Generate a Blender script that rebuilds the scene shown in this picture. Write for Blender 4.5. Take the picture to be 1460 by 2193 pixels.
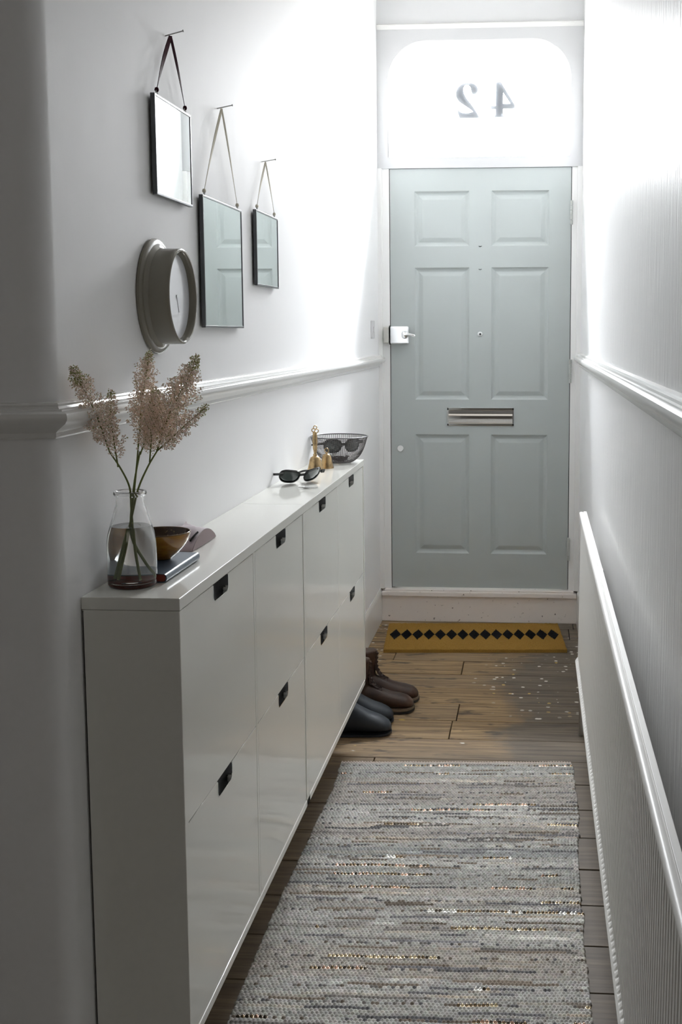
import bpy, bmesh, math, random
import numpy as np
from mathutils import Vector, Matrix

random.seed(7)
S = bpy.context.scene
for o in list(bpy.data.objects):
    bpy.data.objects.remove(o)

# ------------------------------------------------------------------ camera
cam_d = bpy.data.cameras.new('camera')
cam = bpy.data.objects.new('camera', cam_d)
S.collection.objects.link(cam)
FPX = 2465.77
cam_d.sensor_fit = 'VERTICAL'
cam_d.sensor_height = 36.0
cam_d.lens = FPX / 2193 * 36.0
cam_d.shift_x = (730 - 957.53) / 2193
cam_d.shift_y = (977.35 - 1096.5) / 2193
cam_d.clip_start = 0.02
R3 = Matrix(((0.9973755906551953, -0.006280680900323351, 0.07212824836795),
             (0.07238704128151262, 0.10619247957804918, -0.9917072519325318),
             (-0.001430880745889178, 0.9943257566454236, 0.10636842694990427)))
cam.matrix_world = Matrix.Translation((0.51998, -1.64765, 1.2923)) @ R3.to_4x4()
S.camera = cam

# ------------------------------------------------------------------ sky and fill light
W = bpy.data.worlds.new('world')
S.world = W
W.use_nodes = True
bg = W.node_tree.nodes['Background']
# overcast sky above the roofs of the street, dim street and house fronts below them
_t = W.node_tree
_tc = _t.nodes.new('ShaderNodeTexCoord')
_sp = _t.nodes.new('ShaderNodeSeparateXYZ')
_t.links.new(_tc.outputs['Generated'], _sp.inputs[0])
_cr = _t.nodes.new('ShaderNodeValToRGB')
_cr.color_ramp.elements[0].position = 0.0
_cr.color_ramp.elements[0].color = (0.11, 0.108, 0.10, 1)
_cr.color_ramp.elements[1].position = 0.62
_cr.color_ramp.elements[1].color = (0.93, 0.965, 1.0, 1)
for _p, _c in ((0.13, (0.19, 0.192, 0.196, 1)), (0.30, (0.38, 0.39, 0.40, 1))):
    _e = _cr.color_ramp.elements.new(_p)
    _e.color = _c
_t.links.new(_sp.outputs[2], _cr.inputs[0])
_t.links.new(_cr.outputs[0], bg.inputs[0])
bg.inputs[1].default_value = 160.0

portal_d = bpy.data.lights.new('fanlight_daylight', 'AREA')
portal_d.shape = 'RECTANGLE'
portal_d.size = 0.82
portal_d.size_y = 0.52
portal_d.cycles.is_portal = True
portal = bpy.data.objects.new('fanlight_daylight', portal_d)
portal.location = (0.29, 3.56, 2.29)
portal.rotation_euler = (math.radians(-90), 0, 0)      # shines towards -Y (into the hall)
S.collection.objects.link(portal)

back_d = bpy.data.lights.new('room_fill', 'AREA')      # added fill light, standing in for the dim room behind the camera
back_d.shape = 'RECTANGLE'
back_d.size = 1.2
back_d.size_y = 1.2
back_d.energy = 2.8
back_d.color = (1.0, 0.93, 0.84)
back = bpy.data.objects.new('room_fill', back_d)
back.location = (0.1, -4.4, 1.9)
back.rotation_euler = (math.radians(80), 0, 0)
S.collection.objects.link(back)

S.view_settings.view_transform = 'Standard'
S.view_settings.look = 'None'
S.view_settings.gamma = 1.0
S.view_settings.use_curve_mapping = False
S.view_settings.exposure = 0.07
S.cycles.max_bounces = 24
S.cycles.diffuse_bounces = 16
S.cycles.glossy_bounces = 8
S.cycles.transmission_bounces = 16
S.cycles.transparent_max_bounces = 16

# ------------------------------------------------------------------ helpers
COL = S.collection


def mat(name, color, rough=0.5, metal=0.0, spec=0.5, bump=None, coat=0.0, trans=0.0, ior=1.45, var=None):
    """Principled material; bump = (scale vec, strength, distance); var = (scale vec, other colour, lo, hi)"""
    m = bpy.data.materials.new(name)
    m.use_nodes = True
    nt = m.node_tree
    b = nt.nodes['Principled BSDF']
    b.inputs['Base Color'].default_value = (*color, 1)
    b.inputs['Roughness'].default_value = rough
    b.inputs['Metallic'].default_value = metal
    b.inputs['Specular IOR Level'].default_value = spec
    b.inputs['Coat Weight'].default_value = coat
    b.inputs['Coat Roughness'].default_value = 0.08
    b.inputs['Transmission Weight'].default_value = trans
    b.inputs['IOR'].default_value = ior

    def noise(sc, detail=4.0):
        tc = nt.nodes.new('ShaderNodeTexCoord')
        mp = nt.nodes.new('ShaderNodeMapping')
        mp.inputs['Scale'].default_value = sc
        n = nt.nodes.new('ShaderNodeTexNoise')
        n.inputs['Scale'].default_value = 1.0
        n.inputs['Detail'].default_value = detail
        nt.links.new(tc.outputs['Object'], mp.inputs['Vector'])
        nt.links.new(mp.outputs[0], n.inputs['Vector'])
        return n.outputs['Fac']
    if bump:
        f = noise(bump[0])
        bn = nt.nodes.new('ShaderNodeBump')
        bn.inputs['Strength'].default_value = bump[1]
        bn.inputs['Distance'].default_value = bump[2]
        nt.links.new(f, bn.inputs['Height'])
        nt.links.new(bn.outputs[0], b.inputs['Normal'])
    if var:
        f = noise(var[0])
        mr = nt.nodes.new('ShaderNodeMapRange')
        mr.inputs['From Min'].default_value = var[2]
        mr.inputs['From Max'].default_value = var[3]
        nt.links.new(f, mr.inputs['Value'])
        mx = nt.nodes.new('ShaderNodeMix')
        mx.data_type = 'RGBA'
        mx.inputs[6].default_value = (*color, 1)
        mx.inputs[7].default_value = (*var[1], 1)
        nt.links.new(mr.outputs[0], mx.inputs[0])
        nt.links.new(mx.outputs[2], b.inputs['Base Color'])
    return m


class MB:
    def __init__(s):
        s.v, s.f, s.mi = [], [], []

    def add(s, vs, fs, mi=0):
        k = len(s.v)
        s.v += [tuple(v) for v in vs]
        s.f += [tuple(i + k for i in f) for f in fs]
        s.mi += [mi] * len(fs)

    def box(s, a, b, mi=0):
        x0, y0, z0 = a
        x1, y1, z1 = b
        vs = [(x0, y0, z0), (x1, y0, z0), (x1, y1, z0), (x0, y1, z0), (x0, y0, z1), (x1, y0, z1), (x1, y1, z1), (x0, y1, z1)]
        s.add(vs, [(0, 3, 2, 1), (4, 5, 6, 7), (0, 1, 5, 4), (1, 2, 6, 5), (2, 3, 7, 6), (3, 0, 4, 7)], mi)

    def loft(s, rings, cap=True, closed=True, mi=0):
        n = len(rings[0])
        vs = [p for r in rings for p in r]
        fs = []
        for i in range(len(rings) - 1):
            for j in range(n if closed else n - 1):
                k = (j + 1) % n
                fs.append((i * n + j, i * n + k, (i + 1) * n + k, (i + 1) * n + j))
        if cap:
            fs.append(tuple(range(n))[::-1])
            fs.append(tuple((len(rings) - 1) * n + j for j in range(n)))
        s.add(vs, fs, mi)

    def tube(s, pts, r, n=8, mi=0, cap=True, closed=False):
        pts = [Vector(p) for p in pts]
        rs = r if isinstance(r, (list, tuple)) else [r] * len(pts)
        rings = []
        N = len(pts)
        up = None
        for i in range(N):
            if closed:
                t = pts[(i + 1) % N] - pts[i - 1]
            else:
                t = pts[min(i + 1, N - 1)] - pts[max(i - 1, 0)]
            t.normalize()
            if up is None:
                a = Vector((0, 0, 1)) if abs(t.z) < 0.9 else Vector((1, 0, 0))
                up = (a - t * a.dot(t)).normalized()
            else:
                up = (up - t * up.dot(t)).normalized()
            side = t.cross(up)
            rings.append([pts[i] + (up * math.cos(q * 2 * math.pi / n) + side * math.sin(q * 2 * math.pi / n)) * rs[i] for q in range(n)])
        if closed:
            rings.append(rings[0])
        s.loft(rings, cap=cap and not closed, mi=mi)

    def lathe(s, prof, c=(0, 0, 0), n=48, ax='z', mi=0, close=False):
        """prof: list of (r, h) ; revolved about ax through c"""
        rings = []
        for r, h in prof:
            r = max(r, 1e-5)
            ring = []
            for q in range(n):
                a = q * 2 * math.pi / n
                u, w = r * math.cos(a), r * math.sin(a)
                if ax == 'z':
                    ring.append((c[0] + u, c[1] + w, c[2] + h))
                elif ax == 'x':
                    ring.append((c[0] + h, c[1] + u, c[2] + w))
                else:
                    ring.append((c[0] + w, c[1] + h, c[2] + u))
            rings.append(ring)
        if close:
            rings.append(rings[0])
        s.loft(rings, cap=not close, mi=mi)

    def extrude(s, path, prof, cap=True, mi=0):
        """rings given directly"""
        s.loft(path, cap=cap, mi=mi)

    def build(s, name, mats, parent=None, smooth=None, bevel=None, seg=2, loc=None, rot=None, weld=False):
        me = bpy.data.meshes.new(name)
        me.from_pydata(s.v, [], s.f)
        ms = mats if isinstance(mats, (list, tuple)) else [mats]
        for m in ms:
            me.materials.append(m)
        if len(ms) > 1:
            me.polygons.foreach_set('material_index', s.mi)
        bm = bmesh.new()
        bm.from_mesh(me)
        if weld:
            bmesh.ops.remove_doubles(bm, verts=bm.verts, dist=1e-5)
        bmesh.ops.recalc_face_normals(bm, faces=bm.faces)
        bm.to_mesh(me)
        bm.free()
        o = bpy.data.objects.new(name, me)
        COL.objects.link(o)
        if parent is not None:
            o.parent = parent
        if loc is not None:
            o.location = loc
        if rot is not None:
            o.rotation_euler = rot
        if smooth is not None:
            me.polygons.foreach_set('use_smooth', [True] * len(me.polygons))
            if smooth < 180:
                me.set_sharp_from_angle(angle=math.radians(smooth))
        if bevel:
            b = o.modifiers.new('bevel', 'BEVEL')
            b.width = bevel
            b.segments = seg
            b.limit_method = 'ANGLE'
            b.angle_limit = math.radians(40)
            b.harden_normals = False
        return o


def curve_plate(name, loops, depth, m, parent=None, plane='xz', at=0.0, bevel=0.0):
    """filled 2D outline(s) with holes, extruded by depth; plane 'xz' faces -Y, plane 'yz' faces +X"""
    cu = bpy.data.curves.new(name, 'CURVE')
    cu.dimensions = '2D'
    cu.fill_mode = 'BOTH'
    cu.extrude = depth / 2
    cu.bevel_depth = bevel
    cu.bevel_resolution = 1
    for lp in loops:
        sp = cu.splines.new('POLY')
        sp.points.add(len(lp) - 1)
        for i, (a, b) in enumerate(lp):
            sp.points[i].co = (a, b, 0, 1)
        sp.use_cyclic_u = True
    tmp = bpy.data.objects.new(name + '_tmp', cu)
    COL.objects.link(tmp)
    dg = bpy.context.evaluated_depsgraph_get()
    me = bpy.data.meshes.new_from_object(tmp.evaluated_get(dg))
    bpy.data.objects.remove(tmp)
    bpy.data.curves.remove(cu)
    me.name = name
    for v in me.vertices:
        a, b, c = v.co
        if plane == 'xz':
            v.co = (a, at + depth / 2 - c, b)
        else:
            v.co = (at - depth / 2 + c, a, b)
    bm = bmesh.new()
    bm.from_mesh(me)
    bmesh.ops.remove_doubles(bm, verts=bm.verts, dist=1e-6)
    bmesh.ops.recalc_face_normals(bm, faces=bm.faces)
    bm.to_mesh(me)
    bm.free()
    me.materials.clear()
    me.materials.append(m)
    o = bpy.data.objects.new(name, me)
    COL.objects.link(o)
    if parent is not None:
        o.parent = parent
    return o


def thing(name, label, cat, loc=(0, 0, 0), rz=0.0, group=None):
    o = bpy.data.objects.new(name, None)
    o.empty_display_size = 0.05
    COL.objects.link(o)
    o.location = loc
    o.rotation_euler = (0, 0, rz)
    return tag(o, label, cat, group)


def tag(o, label, cat, group=None):
    o['label'] = label
    o['category'] = cat
    if group:
        o['group'] = group
    return o


def struct(o):
    o['kind'] = 'structure'
    return o


def catmull(pts, k=8):
    P = [Vector(p) for p in pts]
    P = [P[0] * 2 - P[1]] + P + [P[-1] * 2 - P[-2]]
    out = []
    for i in range(1, len(P) - 2):
        for j in range(k):
            t = j / k
            a, b, c, d = P[i - 1], P[i], P[i + 1], P[i + 2]
            out.append(0.5 * ((2 * b) + (c - a) * t + (2 * a - 5 * b + 4 * c - d) * t * t + (3 * b - a - 3 * c + d) * t ** 3))
    out.append(P[-2])
    return out


# ------------------------------------------------------------------ materials
M_wall = mat('white_plaster', (0.845, 0.845, 0.85), 0.60, spec=0.30, bump=((16, 16, 9), 0.12, 0.006))
M_wallr = mat('brushed_white_plaster', (0.845, 0.845, 0.85), 0.38, spec=0.45, bump=((75, 75, 6), 0.55, 0.006))
M_trim = mat('white_gloss_trim', (0.78, 0.78, 0.765), 0.22, spec=0.5, bump=((30, 30, 30), 0.06, 0.002))
M_frame = mat('white_satin_frame', (0.86, 0.86, 0.855), 0.4, spec=0.4)
M_step = mat('scuffed_pinkish_white_paint', (0.86, 0.80, 0.76), 0.5, spec=0.4, var=((60, 60, 60), (0.22, 0.19, 0.16), 0.68, 0.72), bump=((40, 40, 40), 0.2, 0.003))
M_door = mat('sage_grey_door_paint', (0.45, 0.487, 0.482), 0.42, spec=0.4, bump=((40, 40, 8), 0.05, 0.002))
M_cab = mat('glossy_stone_white_lacquer', (0.76, 0.755, 0.71), 0.10, spec=0.5)
M_cabside = mat('matt_stone_white_lacquer', (0.70, 0.69, 0.64), 0.3, spec=0.4)
M_rad = mat('white_radiator_enamel', (0.78, 0.77, 0.745), 0.42, spec=0.5)
M_chrome = mat('polished_chrome', (0.86, 0.87, 0.88), 0.07, 1.0)
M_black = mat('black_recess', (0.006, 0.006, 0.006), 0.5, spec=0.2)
M_dkmetal = mat('dark_patinated_metal', (0.10, 0.105, 0.11), 0.35, 0.8)
M_mirror = mat('mirror_silver', (0.90, 0.945, 0.93), 0.0, 1.0)
M_brass = mat('aged_brass', (0.50, 0.36, 0.19), 0.33, 1.0, var=((60, 60, 60), (0.28, 0.20, 0.11), 0.45, 0.65))
M_steel = mat('dull_steel', (0.45, 0.45, 0.44), 0.3, 1.0)
M_glass = mat('clear_glass', (1, 1, 1), 0.0, trans=1.0, ior=1.45)
M_water = mat('water', (0.97, 0.99, 0.97), 0.0, trans=1.0, ior=1.33)
M_brown = mat('brown_boot_leather', (0.032, 0.016, 0.011), 0.42, spec=0.4, bump=((120, 120, 120), 0.3, 0.002), var=((14, 14, 14), (0.062, 0.029, 0.016), 0.4, 0.65))
M_blue = mat('navy_grey_rubber', (0.022, 0.028, 0.037), 0.45, spec=0.5)
M_sole = mat('dark_sole_rubber', (0.02, 0.018, 0.016), 0.7)
M_rand = mat('tan_welt', (0.16, 0.12, 0.08), 0.6)
M_lace = mat('brown_lace', (0.03, 0.015, 0.012), 0.8)


# ------------------------------------------------------------------ floor
def wood_mat():
    m = bpy.data.materials.new('worn_floorboards')
    m.use_nodes = True
    nt = m.node_tree
    N, L = nt.nodes, nt.links
    b = N['Principled BSDF']
    b.inputs['Roughness'].default_value = 0.62
    b.inputs['Specular IOR Level'].default_value = 0.35
    tc = N.new('ShaderNodeTexCoord')
    geo = N.new('ShaderNodeNewGeometry')

    def mp(sc, add=None):
        q = N.new('ShaderNodeMapping')
        q.inputs['Scale'].default_value = sc
        L.new(tc.outputs['Object'], q.inputs['Vector'])
        if add is not None:
            L.new(add, q.inputs['Location'])
        return q.outputs[0]

    def noise(vec, scale=1.0, detail=5.0, rough=0.6):
        n = N.new('ShaderNodeTexNoise')
        n.inputs['Scale'].default_value = scale
        n.inputs['Detail'].default_value = detail
        n.inputs['Roughness'].default_value = rough
        L.new(vec, n.inputs['Vector'])
        return n.outputs['Fac']

    def rng(v, a, c, lo=0.0, hi=1.0):
        q = N.new('ShaderNodeMapRange')
        q.inputs['From Min'].default_value = a
        q.inputs['From Max'].default_value = c
        q.inputs['To Min'].default_value = lo
        q.inputs['To Max'].default_value = hi
        L.new(v, q.inputs['Value'])
        return q.outputs[0]

    def mix(f, a, c, mode='MIX'):
        q = N.new('ShaderNodeMix')
        q.data_type = 'RGBA'
        q.blend_type = mode
        for s_, v in ((0, f), (6, a), (7, c)):
            if isinstance(v, (int, float)):
                q.inputs[s_].default_value = v
            elif isinstance(v, tuple):
                q.inputs[s_].default_value = (*v, 1)
            else:
                L.new(v, q.inputs[s_])
        return q.outputs[2]

    def math_(op, a, c):
        q = N.new('ShaderNodeMath')
        q.operation = op
        for i, v in enumerate((a, c)):
            if isinstance(v, (int, float)):
                q.inputs[i].default_value = v
            else:
                L.new(v, q.inputs[i])
        return q.outputs[0]
    isl = geo.outputs['Random Per Island']
    cmb = N.new('ShaderNodeCombineXYZ')
    for i in range(3):
        L.new(math_('MULTIPLY', isl, 37.0), cmb.inputs[i])
    grain = noise(mp((3.0, 70.0, 1.0), cmb.outputs[0]), 1.0, 6.0, 0.65)
    fine = noise(mp((9.0, 260.0, 1.0), cmb.outputs[0]), 1.0, 3.0)
    knots = noise(mp((9.0, 22.0, 1.0), cmb.outputs[0]), 1.0, 3.0)
    blot = noise(mp((2.2, 2.2, 1.0)), 1.0, 4.0)
    base = mix(rng(grain, 0.40, 0.62), (0.215, 0.133, 0.060), (0.50, 0.335, 0.165))
    base = mix(rng(fine, 0.35, 0.65, 0.0, 0.5), base, (0.11, 0.075, 0.045))
    base = mix(rng(knots, 0.58, 0.68, 0.0, 0.8), base, (0.045, 0.028, 0.018))
    base = mix(rng(isl, 0.0, 1.0, 0.0, 0.35), base, (0.20, 0.15, 0.105))
    # old dark stain left where the boards were never sanded: along the right wall and in the corner; near half is stain plus dim light painted in
    sep = N.new('ShaderNodeSeparateXYZ')
    L.new(tc.outputs['Object'], sep.inputs[0])
    X, Y = sep.outputs[0], sep.outputs[1]
    edge = math_('ADD', X, math_('MULTIPLY', math_('SUBTRACT', blot, 0.5), 0.55))
    edge = math_('ADD', edge, math_('MULTIPLY', math_('SUBTRACT', noise(mp((14., 60., 1.)), 1.0, 3.0), 0.5), 0.14))
    st = rng(edge, 0.40, 0.50)
    stain_c = mix(rng(grain, 0.35, 0.7), (0.072, 0.058, 0.045), (0.19, 0.158, 0.122))
    base = mix(math_('MULTIPLY', st, 0.86), base, stain_c)
    near = rng(math_('ADD', Y, math_('MULTIPLY', math_('SUBTRACT', blot, 0.5), 0.3)), 1.85, 1.66)  # near boards coloured darker, partly to imitate the weaker light there
    near_shade_c = mix(rng(grain, 0.35, 0.7), (0.060, 0.043, 0.028), (0.13, 0.095, 0.060))
    base = mix(math_('MULTIPLY', near, 0.85), base, near_shade_c)
    # paint splashes
    vor = N.new('ShaderNodeTexVoronoi')
    vor.inputs['Scale'].default_value = 30.0
    L.new(mp((1.0, 1.0, 1.0)), vor.inputs['Vector'])
    sp = rng(math_('ADD', vor.outputs['Distance'], math_('MULTIPLY', noise(mp((80., 80., 1.)), 1.0, 2.0), 0.3)), 0.38, 0.34)
    rnd = N.new('ShaderNodeSeparateColor')
    L.new(vor.outputs['Color'], rnd.inputs[0])
    keep = rng(rnd.outputs[0], 0.45, 0.47)
    zone = math_('MULTIPLY', rng(math_('ADD', X, math_('MULTIPLY', math_('SUBTRACT', blot, .5), .5)), 0.36, 0.44), math_('MULTIPLY', rng(Y, 2.05, 2.35), rng(Y, 3.45, 3.0)))
    zl = math_('MULTIPLY', rng(X, -0.06, -0.09), rng(Y, 2.7, 2.8))
    zone = math_('MAXIMUM', zone, zl)
    sp = math_('MULTIPLY', math_('MULTIPLY', sp, keep), zone)
    v2 = N.new('ShaderNodeTexVoronoi')
    v2.inputs['Scale'].default_value = 9.0
    L.new(mp((1.0, 1.4, 1.0)), v2.inputs['Vector'])
    r2 = N.new('ShaderNodeSeparateColor')
    L.new(v2.outputs['Color'], r2.inputs[0])
    sp2 = math_('MULTIPLY', rng(math_('ADD', v2.outputs['Distance'], math_('MULTIPLY', noise(mp((60., 60., 1.)), 1.0, 2.0), 0.14)), 0.185, 0.16), rng(r2.outputs[0], 0.62, 0.64))
    sp2 = math_('MULTIPLY', sp2, rng(Y, 1.2, 1.3))
    smear = math_('MULTIPLY', rng(noise(mp((26., 60., 1.)), 1.0, 5.0, 0.7), 0.60, 0.70, 0, 0.75), math_('MAXIMUM', zl, math_('MULTIPLY', zone, rng(Y, 2.6, 3.0))))
    allp = math_('MAXIMUM', math_('MAXIMUM', sp, sp2), smear)
    pc = mix(rng(rnd.outputs[1], 0.82, 0.84), (0.72, 0.70, 0.62), (0.60, 0.42, 0.12))
    base = mix(allp, base, pc)
    L.new(base, b.inputs['Base Color'])
    bp = N.new('ShaderNodeBump')
    bp.inputs['Strength'].default_value = 0.35
    bp.inputs['Distance'].default_value = 0.003
    L.new(grain, bp.inputs['Height'])
    L.new(bp.outputs[0], b.inputs['Normal'])
    return m


M_wood = wood_mat()
fl = MB()
BW, Y0 = 0.1757, 2.265
joints = {2: [0.262], -1: [0.277], 0: [], 1: [], -2: [0.264], -3: [], 3: [-0.02], 4: [0.5], 5: [0.69], -4: [0.05], -6: [-0.4], -8: [0.3], 6: [0.712]}
rj = random.Random(3)
for k in range(-38, 7):
    ya, yb = Y0 + k * BW, Y0 + (k + 1) * BW
    js = joints.get(k, [rj.uniform(-.6, -.2)])
    xs = [-1.05] + js + [0.76]
    g = 0.0018
    for i in range(len(xs) - 1):
        dz = rj.uniform(-0.0006, 0.0006)
        fl.box((xs[i] + g, ya + g, -0.02), (xs[i + 1] - g, yb - g, dz))
floor = struct(fl.build('floor', M_wood, bevel=0.0012, seg=1))
sub = MB()
sub.box((-1.2, -5.2, -0.06), (0.9, 3.9, -0.021))
struct(sub.build('floor', mat('dark_void_under_boards', (0.02, 0.016, 0.012), 0.9)))

# ------------------------------------------------------------------ walls
WL, WR, YE, ZC = -0.151, 0.735, 3.42, 2.95
CY = -0.075                                 # where the left wall turns away
dx_, dy_ = -0.96, -0.28
WN2 = Vector((0.28, -0.96))


def wall_path(off):
    """left wall line seen from above, pushed into the hall by off"""
    p = []
    L1 = 0.028
    a = Vector((WL, CY + L1))
    c = Vector((WL, CY))
    e = c + Vector((dx_, dy_)) * L1
    nrm1, nrm2 = Vector((1, 0)), WN2
    p.append(Vector((WL, 3.75)) + nrm1 * off)
    for i in range(13):
        t = i / 12
        q = a * (1 - t) ** 2 + c * 2 * t * (1 - t) + e * t * t
        n = (nrm1 * (1 - t) + nrm2 * t).normalized()
        p.append(q + n * off)
    p.append(c + Vector((dx_, dy_)) * 0.84 + nrm2 * off)
    return p


wm = MB()
inner, outer = wall_path(0), wall_path(-0.1)
rings = []
for p, q in zip(inner, outer):
    rings.append([(p.x, p.y, -0.06), (p.x, p.y, ZC), (q.x, q.y, ZC), (q.x, q.y, -0.06)])
wm.loft(rings)
struct(wm.build('wall_left', M_wall, smooth=30))
w2 = MB()
w2.box((-1.02, -5.1, -0.06), (-0.915, -0.27, ZC))
struct(w2.build('wall_left', M_wall))
w3 = MB()
w3.box((WR, -5.1, -0.06), (WR + 0.1, 3.75, ZC))
struct(w3.build('wall_right', M_wallr))
w4 = MB()
w4.box((-1.1, -5.15, -0.06), (WR + 0.1, -5.0, ZC))
struct(w4.build('wall_back', mat('dim_back_wall', (0.42, 0.39, 0.34), 0.7)))
c_ = MB()
c_.box((-1.1, -5.15, ZC), (WR + 0.1, 3.8, ZC + 0.1))
struct(c_.build('ceiling', mat('white_ceiling', (0.8, 0.8, 0.79), 0.8)))
w5 = MB()
w5.box((WL - 0.02, YE + 0.006, 2.56), (WR + 0.02, 3.62, ZC + 0.02))
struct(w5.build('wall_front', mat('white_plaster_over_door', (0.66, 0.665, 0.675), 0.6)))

# ------------------------------------------------------------------ skirting, step, dado, moulding
sk = MB()
sk_prof = [(0.0, 0.0), (0.007, 0.0), (0.007, 0.130), (0.0055, 0.140), (0.002, 0.150), (0.0, 0.150)]
sk.loft([[(WL + a, y, z) for a, z in sk_prof] for y in (3.41, CY + 0.075)])
struct(sk.build('baseboard_left', M_trim))
sk = MB()
sk.loft([[(WR - a, y, z) for a, z in sk_prof] for y in (3.41, -5.0)])
struct(sk.build('baseboard_right', M_trim))
st = MB()
st.box((WL, 3.412, 0.0), (WR, 3.50, 0.118))
st.box((WL + 0.008, 3.398, 0.118), (WR - 0.008, 3.50, 0.139))
st.box((WL + 0.02, 3.408, 0.139), (WR - 0.02, 3.50, 0.149))
struct(st.build('trim_5', M_step, bevel=0.003, seg=3))

dado = [(0.0, 0.0), (0.004, 0.0), (0.006, 0.003), (0.006, 0.010), (0.010, 0.014), (0.013, 0.016), (0.018, 0.020), (0.026, 0.026),
        (0.030, 0.032), (0.0305, 0.037), (0.029, 0.042), (0.025, 0.045), (0.020, 0.0455), (0.0195, 0.048), (0.014, 0.049),
        (0.012, 0.053), (0.013, 0.056), (0.011, 0.0585), (0.0, 0.060)]
ZD = 1.145
dm = MB()
c1 = Vector((WL, CY))
kz = 0.87
rings = [[(WL + a, 3.419, ZD + z * kz) for a, z in dado], [(WL + a, CY - a * 0.75, ZD + z * kz) for a, z in dado]]   # mitred at the corner
e2 = c1 + Vector((dx_, dy_)) * 0.84
rings.append([(e2.x + WN2.x * a, e2.y + WN2.y * a, ZD + z * kz) for a, z in dado])
dm.loft(rings)
struct(dm.build('trim_1', M_trim, smooth=35))
dm = MB()
dm.loft([[(WR - a, y, ZD + 0.001 + z) for a, z in dado] for y in (3.419, -5.0)])
struct(dm.build('trim_2', M_trim, smooth=35))
tm = MB()
tm.loft([[(x, YE + 0.006 - a, 2.585 + z) for a, z in [(0, 0), (0.008, 0.0), (0.010, 0.006), (0.016, 0.012), (0.016, 0.018), (0.006, 0.024), (0, 0.026)]] for x in (WL + .002, WR - .002)])
struct(tm.build('trim_3', M_trim, smooth=35))

# ------------------------------------------------------------------ door frame and fanlight
DL, DR, DB, DT = -0.0985, 0.6875, 0.155, 2.001
YD = 3.429
fr = MB()
fr.box((WL - 0.01, YE - 0.008, 0.149), (-0.132, 3.60, 2.003))              # outer jambs
fr.box((-0.133, 3.427, 0.149), (DL - 0.003, 3.60, 2.003))
fr.box((DR + 0.003, 3.427, 0.149), (0.715, 3.60, 2.003))
fr.box((0.714, YE - 0.008, 0.149), (WR + 0.01, 3.60, 2.003))
fr.box((WL - 0.01, 3.482, 0.149), (DL + 0.012, 3.60, 2.01))                # stops behind the leaf
fr.box((DR - 0.012, 3.482, 0.149), (WR + 0.01, 3.60, 2.01))
fr.box((WL - 0.01, 3.482, 1.985), (WR + 0.01, 3.60, 2.02))
fr.box((WL - 0.01, 3.482, 0.05), (WR + 0.01, 3.60, 0.165))
fro = struct(fr.build('trim_4', M_frame, bevel=0.0015))
se = MB()  # added strips block stray light and darken the gap round the door
se.box((DL - 0.0032, 3.435, 0.152), (DL, 3.484, 2.003))
se.box((DR, 3.435, 0.152), (DR + 0.0032, 3.484, 2.003))
se.box((DL - 0.0032, 3.435, 2.001), (DR + 0.0032, 3.484, 2.0045))
se.build('gap_filler', mat('dark_gap_filler', (0.03, 0.035, 0.035), 0.8), parent=fro)

wx0, wx1, wz0, wz1, wr = -0.105, 0.683, 2.049, 2.539, 0.165


def arch(ins, n=14):
    x0, x1, z0, z1, r = wx0 + ins, wx1 - ins, wz0 + ins, wz1 - ins, wr - ins
    p = [(x0, z0), ((x0 + x1) / 2, z0), (x1, z0), (x1, (z0 + z1 - r) / 2)]
    for i in range(n + 1):
        a = i / n * math.pi / 2
        p.append((x1 - r + r * math.cos(a), z1 - r + r * math.sin(a)))
    p.append(((x0 + x1) / 2, z1))
    for i in range(n + 1):
        a = math.pi / 2 + i / n * math.pi / 2
        p.append((x0 + r + r * math.cos(a), z1 - r + r * math.sin(a)))
    p.append((x0, (z0 + z1 - r) / 2))
    return p


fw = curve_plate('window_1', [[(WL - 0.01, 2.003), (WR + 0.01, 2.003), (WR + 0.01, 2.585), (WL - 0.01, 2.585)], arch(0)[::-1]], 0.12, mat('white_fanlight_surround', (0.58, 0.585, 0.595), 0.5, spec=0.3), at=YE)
struct(fw)
fb = MB()
A0, A1, A2 = arch(0.0), arch(0.006), arch(0.006)
fb.loft([[(x, 3.455, z) for x, z in A0], [(x, 3.462, z) for x, z in A1], [(x, 3.49, z) for x, z in A1], [(x, 3.49, z) for x, z in A0]], cap=False)
fb.build('window_frame', M_frame, parent=fw, smooth=40)
mpane = bpy.data.materials.new('window_glass')
mpane.use_nodes = True
nt = mpane.node_tree
nt.nodes.clear()
out = nt.nodes.new('ShaderNodeOutputMaterial')
tr = nt.nodes.new('ShaderNodeBsdfTransparent')
gl = nt.nodes.new('ShaderNodeBsdfGlossy')
gl.inputs['Roughness'].default_value = 0.02
mx = nt.nodes.new('ShaderNodeMixShader')
fz = nt.nodes.new('ShaderNodeFresnel')
fz.inputs[0].default_value = 1.2
nt.links.new(fz.outputs[0], mx.inputs[0])
nt.links.new(tr.outputs[0], mx.inputs[1])
nt.links.new(gl.outputs[0], mx.inputs[2])
nt.links.new(mx.outputs[0], out.inputs[0])
gp = curve_plate('pane', [arch(0.001)], 0.004, mpane, parent=fw, at=3.474)

# the house number, fixed to the outside of the glass and so read backwards from the hall
M_num = mat('pale_grey_number', (0.27, 0.285, 0.31), 0.45)


def dig(pts):
    # traced in small units (1 unit = 0.2267 mm), x right, y down
    return [(0.1513 + (x - 0) * 0.0002267, 2.4055 - y * 0.0002267) for x, y in pts]


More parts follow.
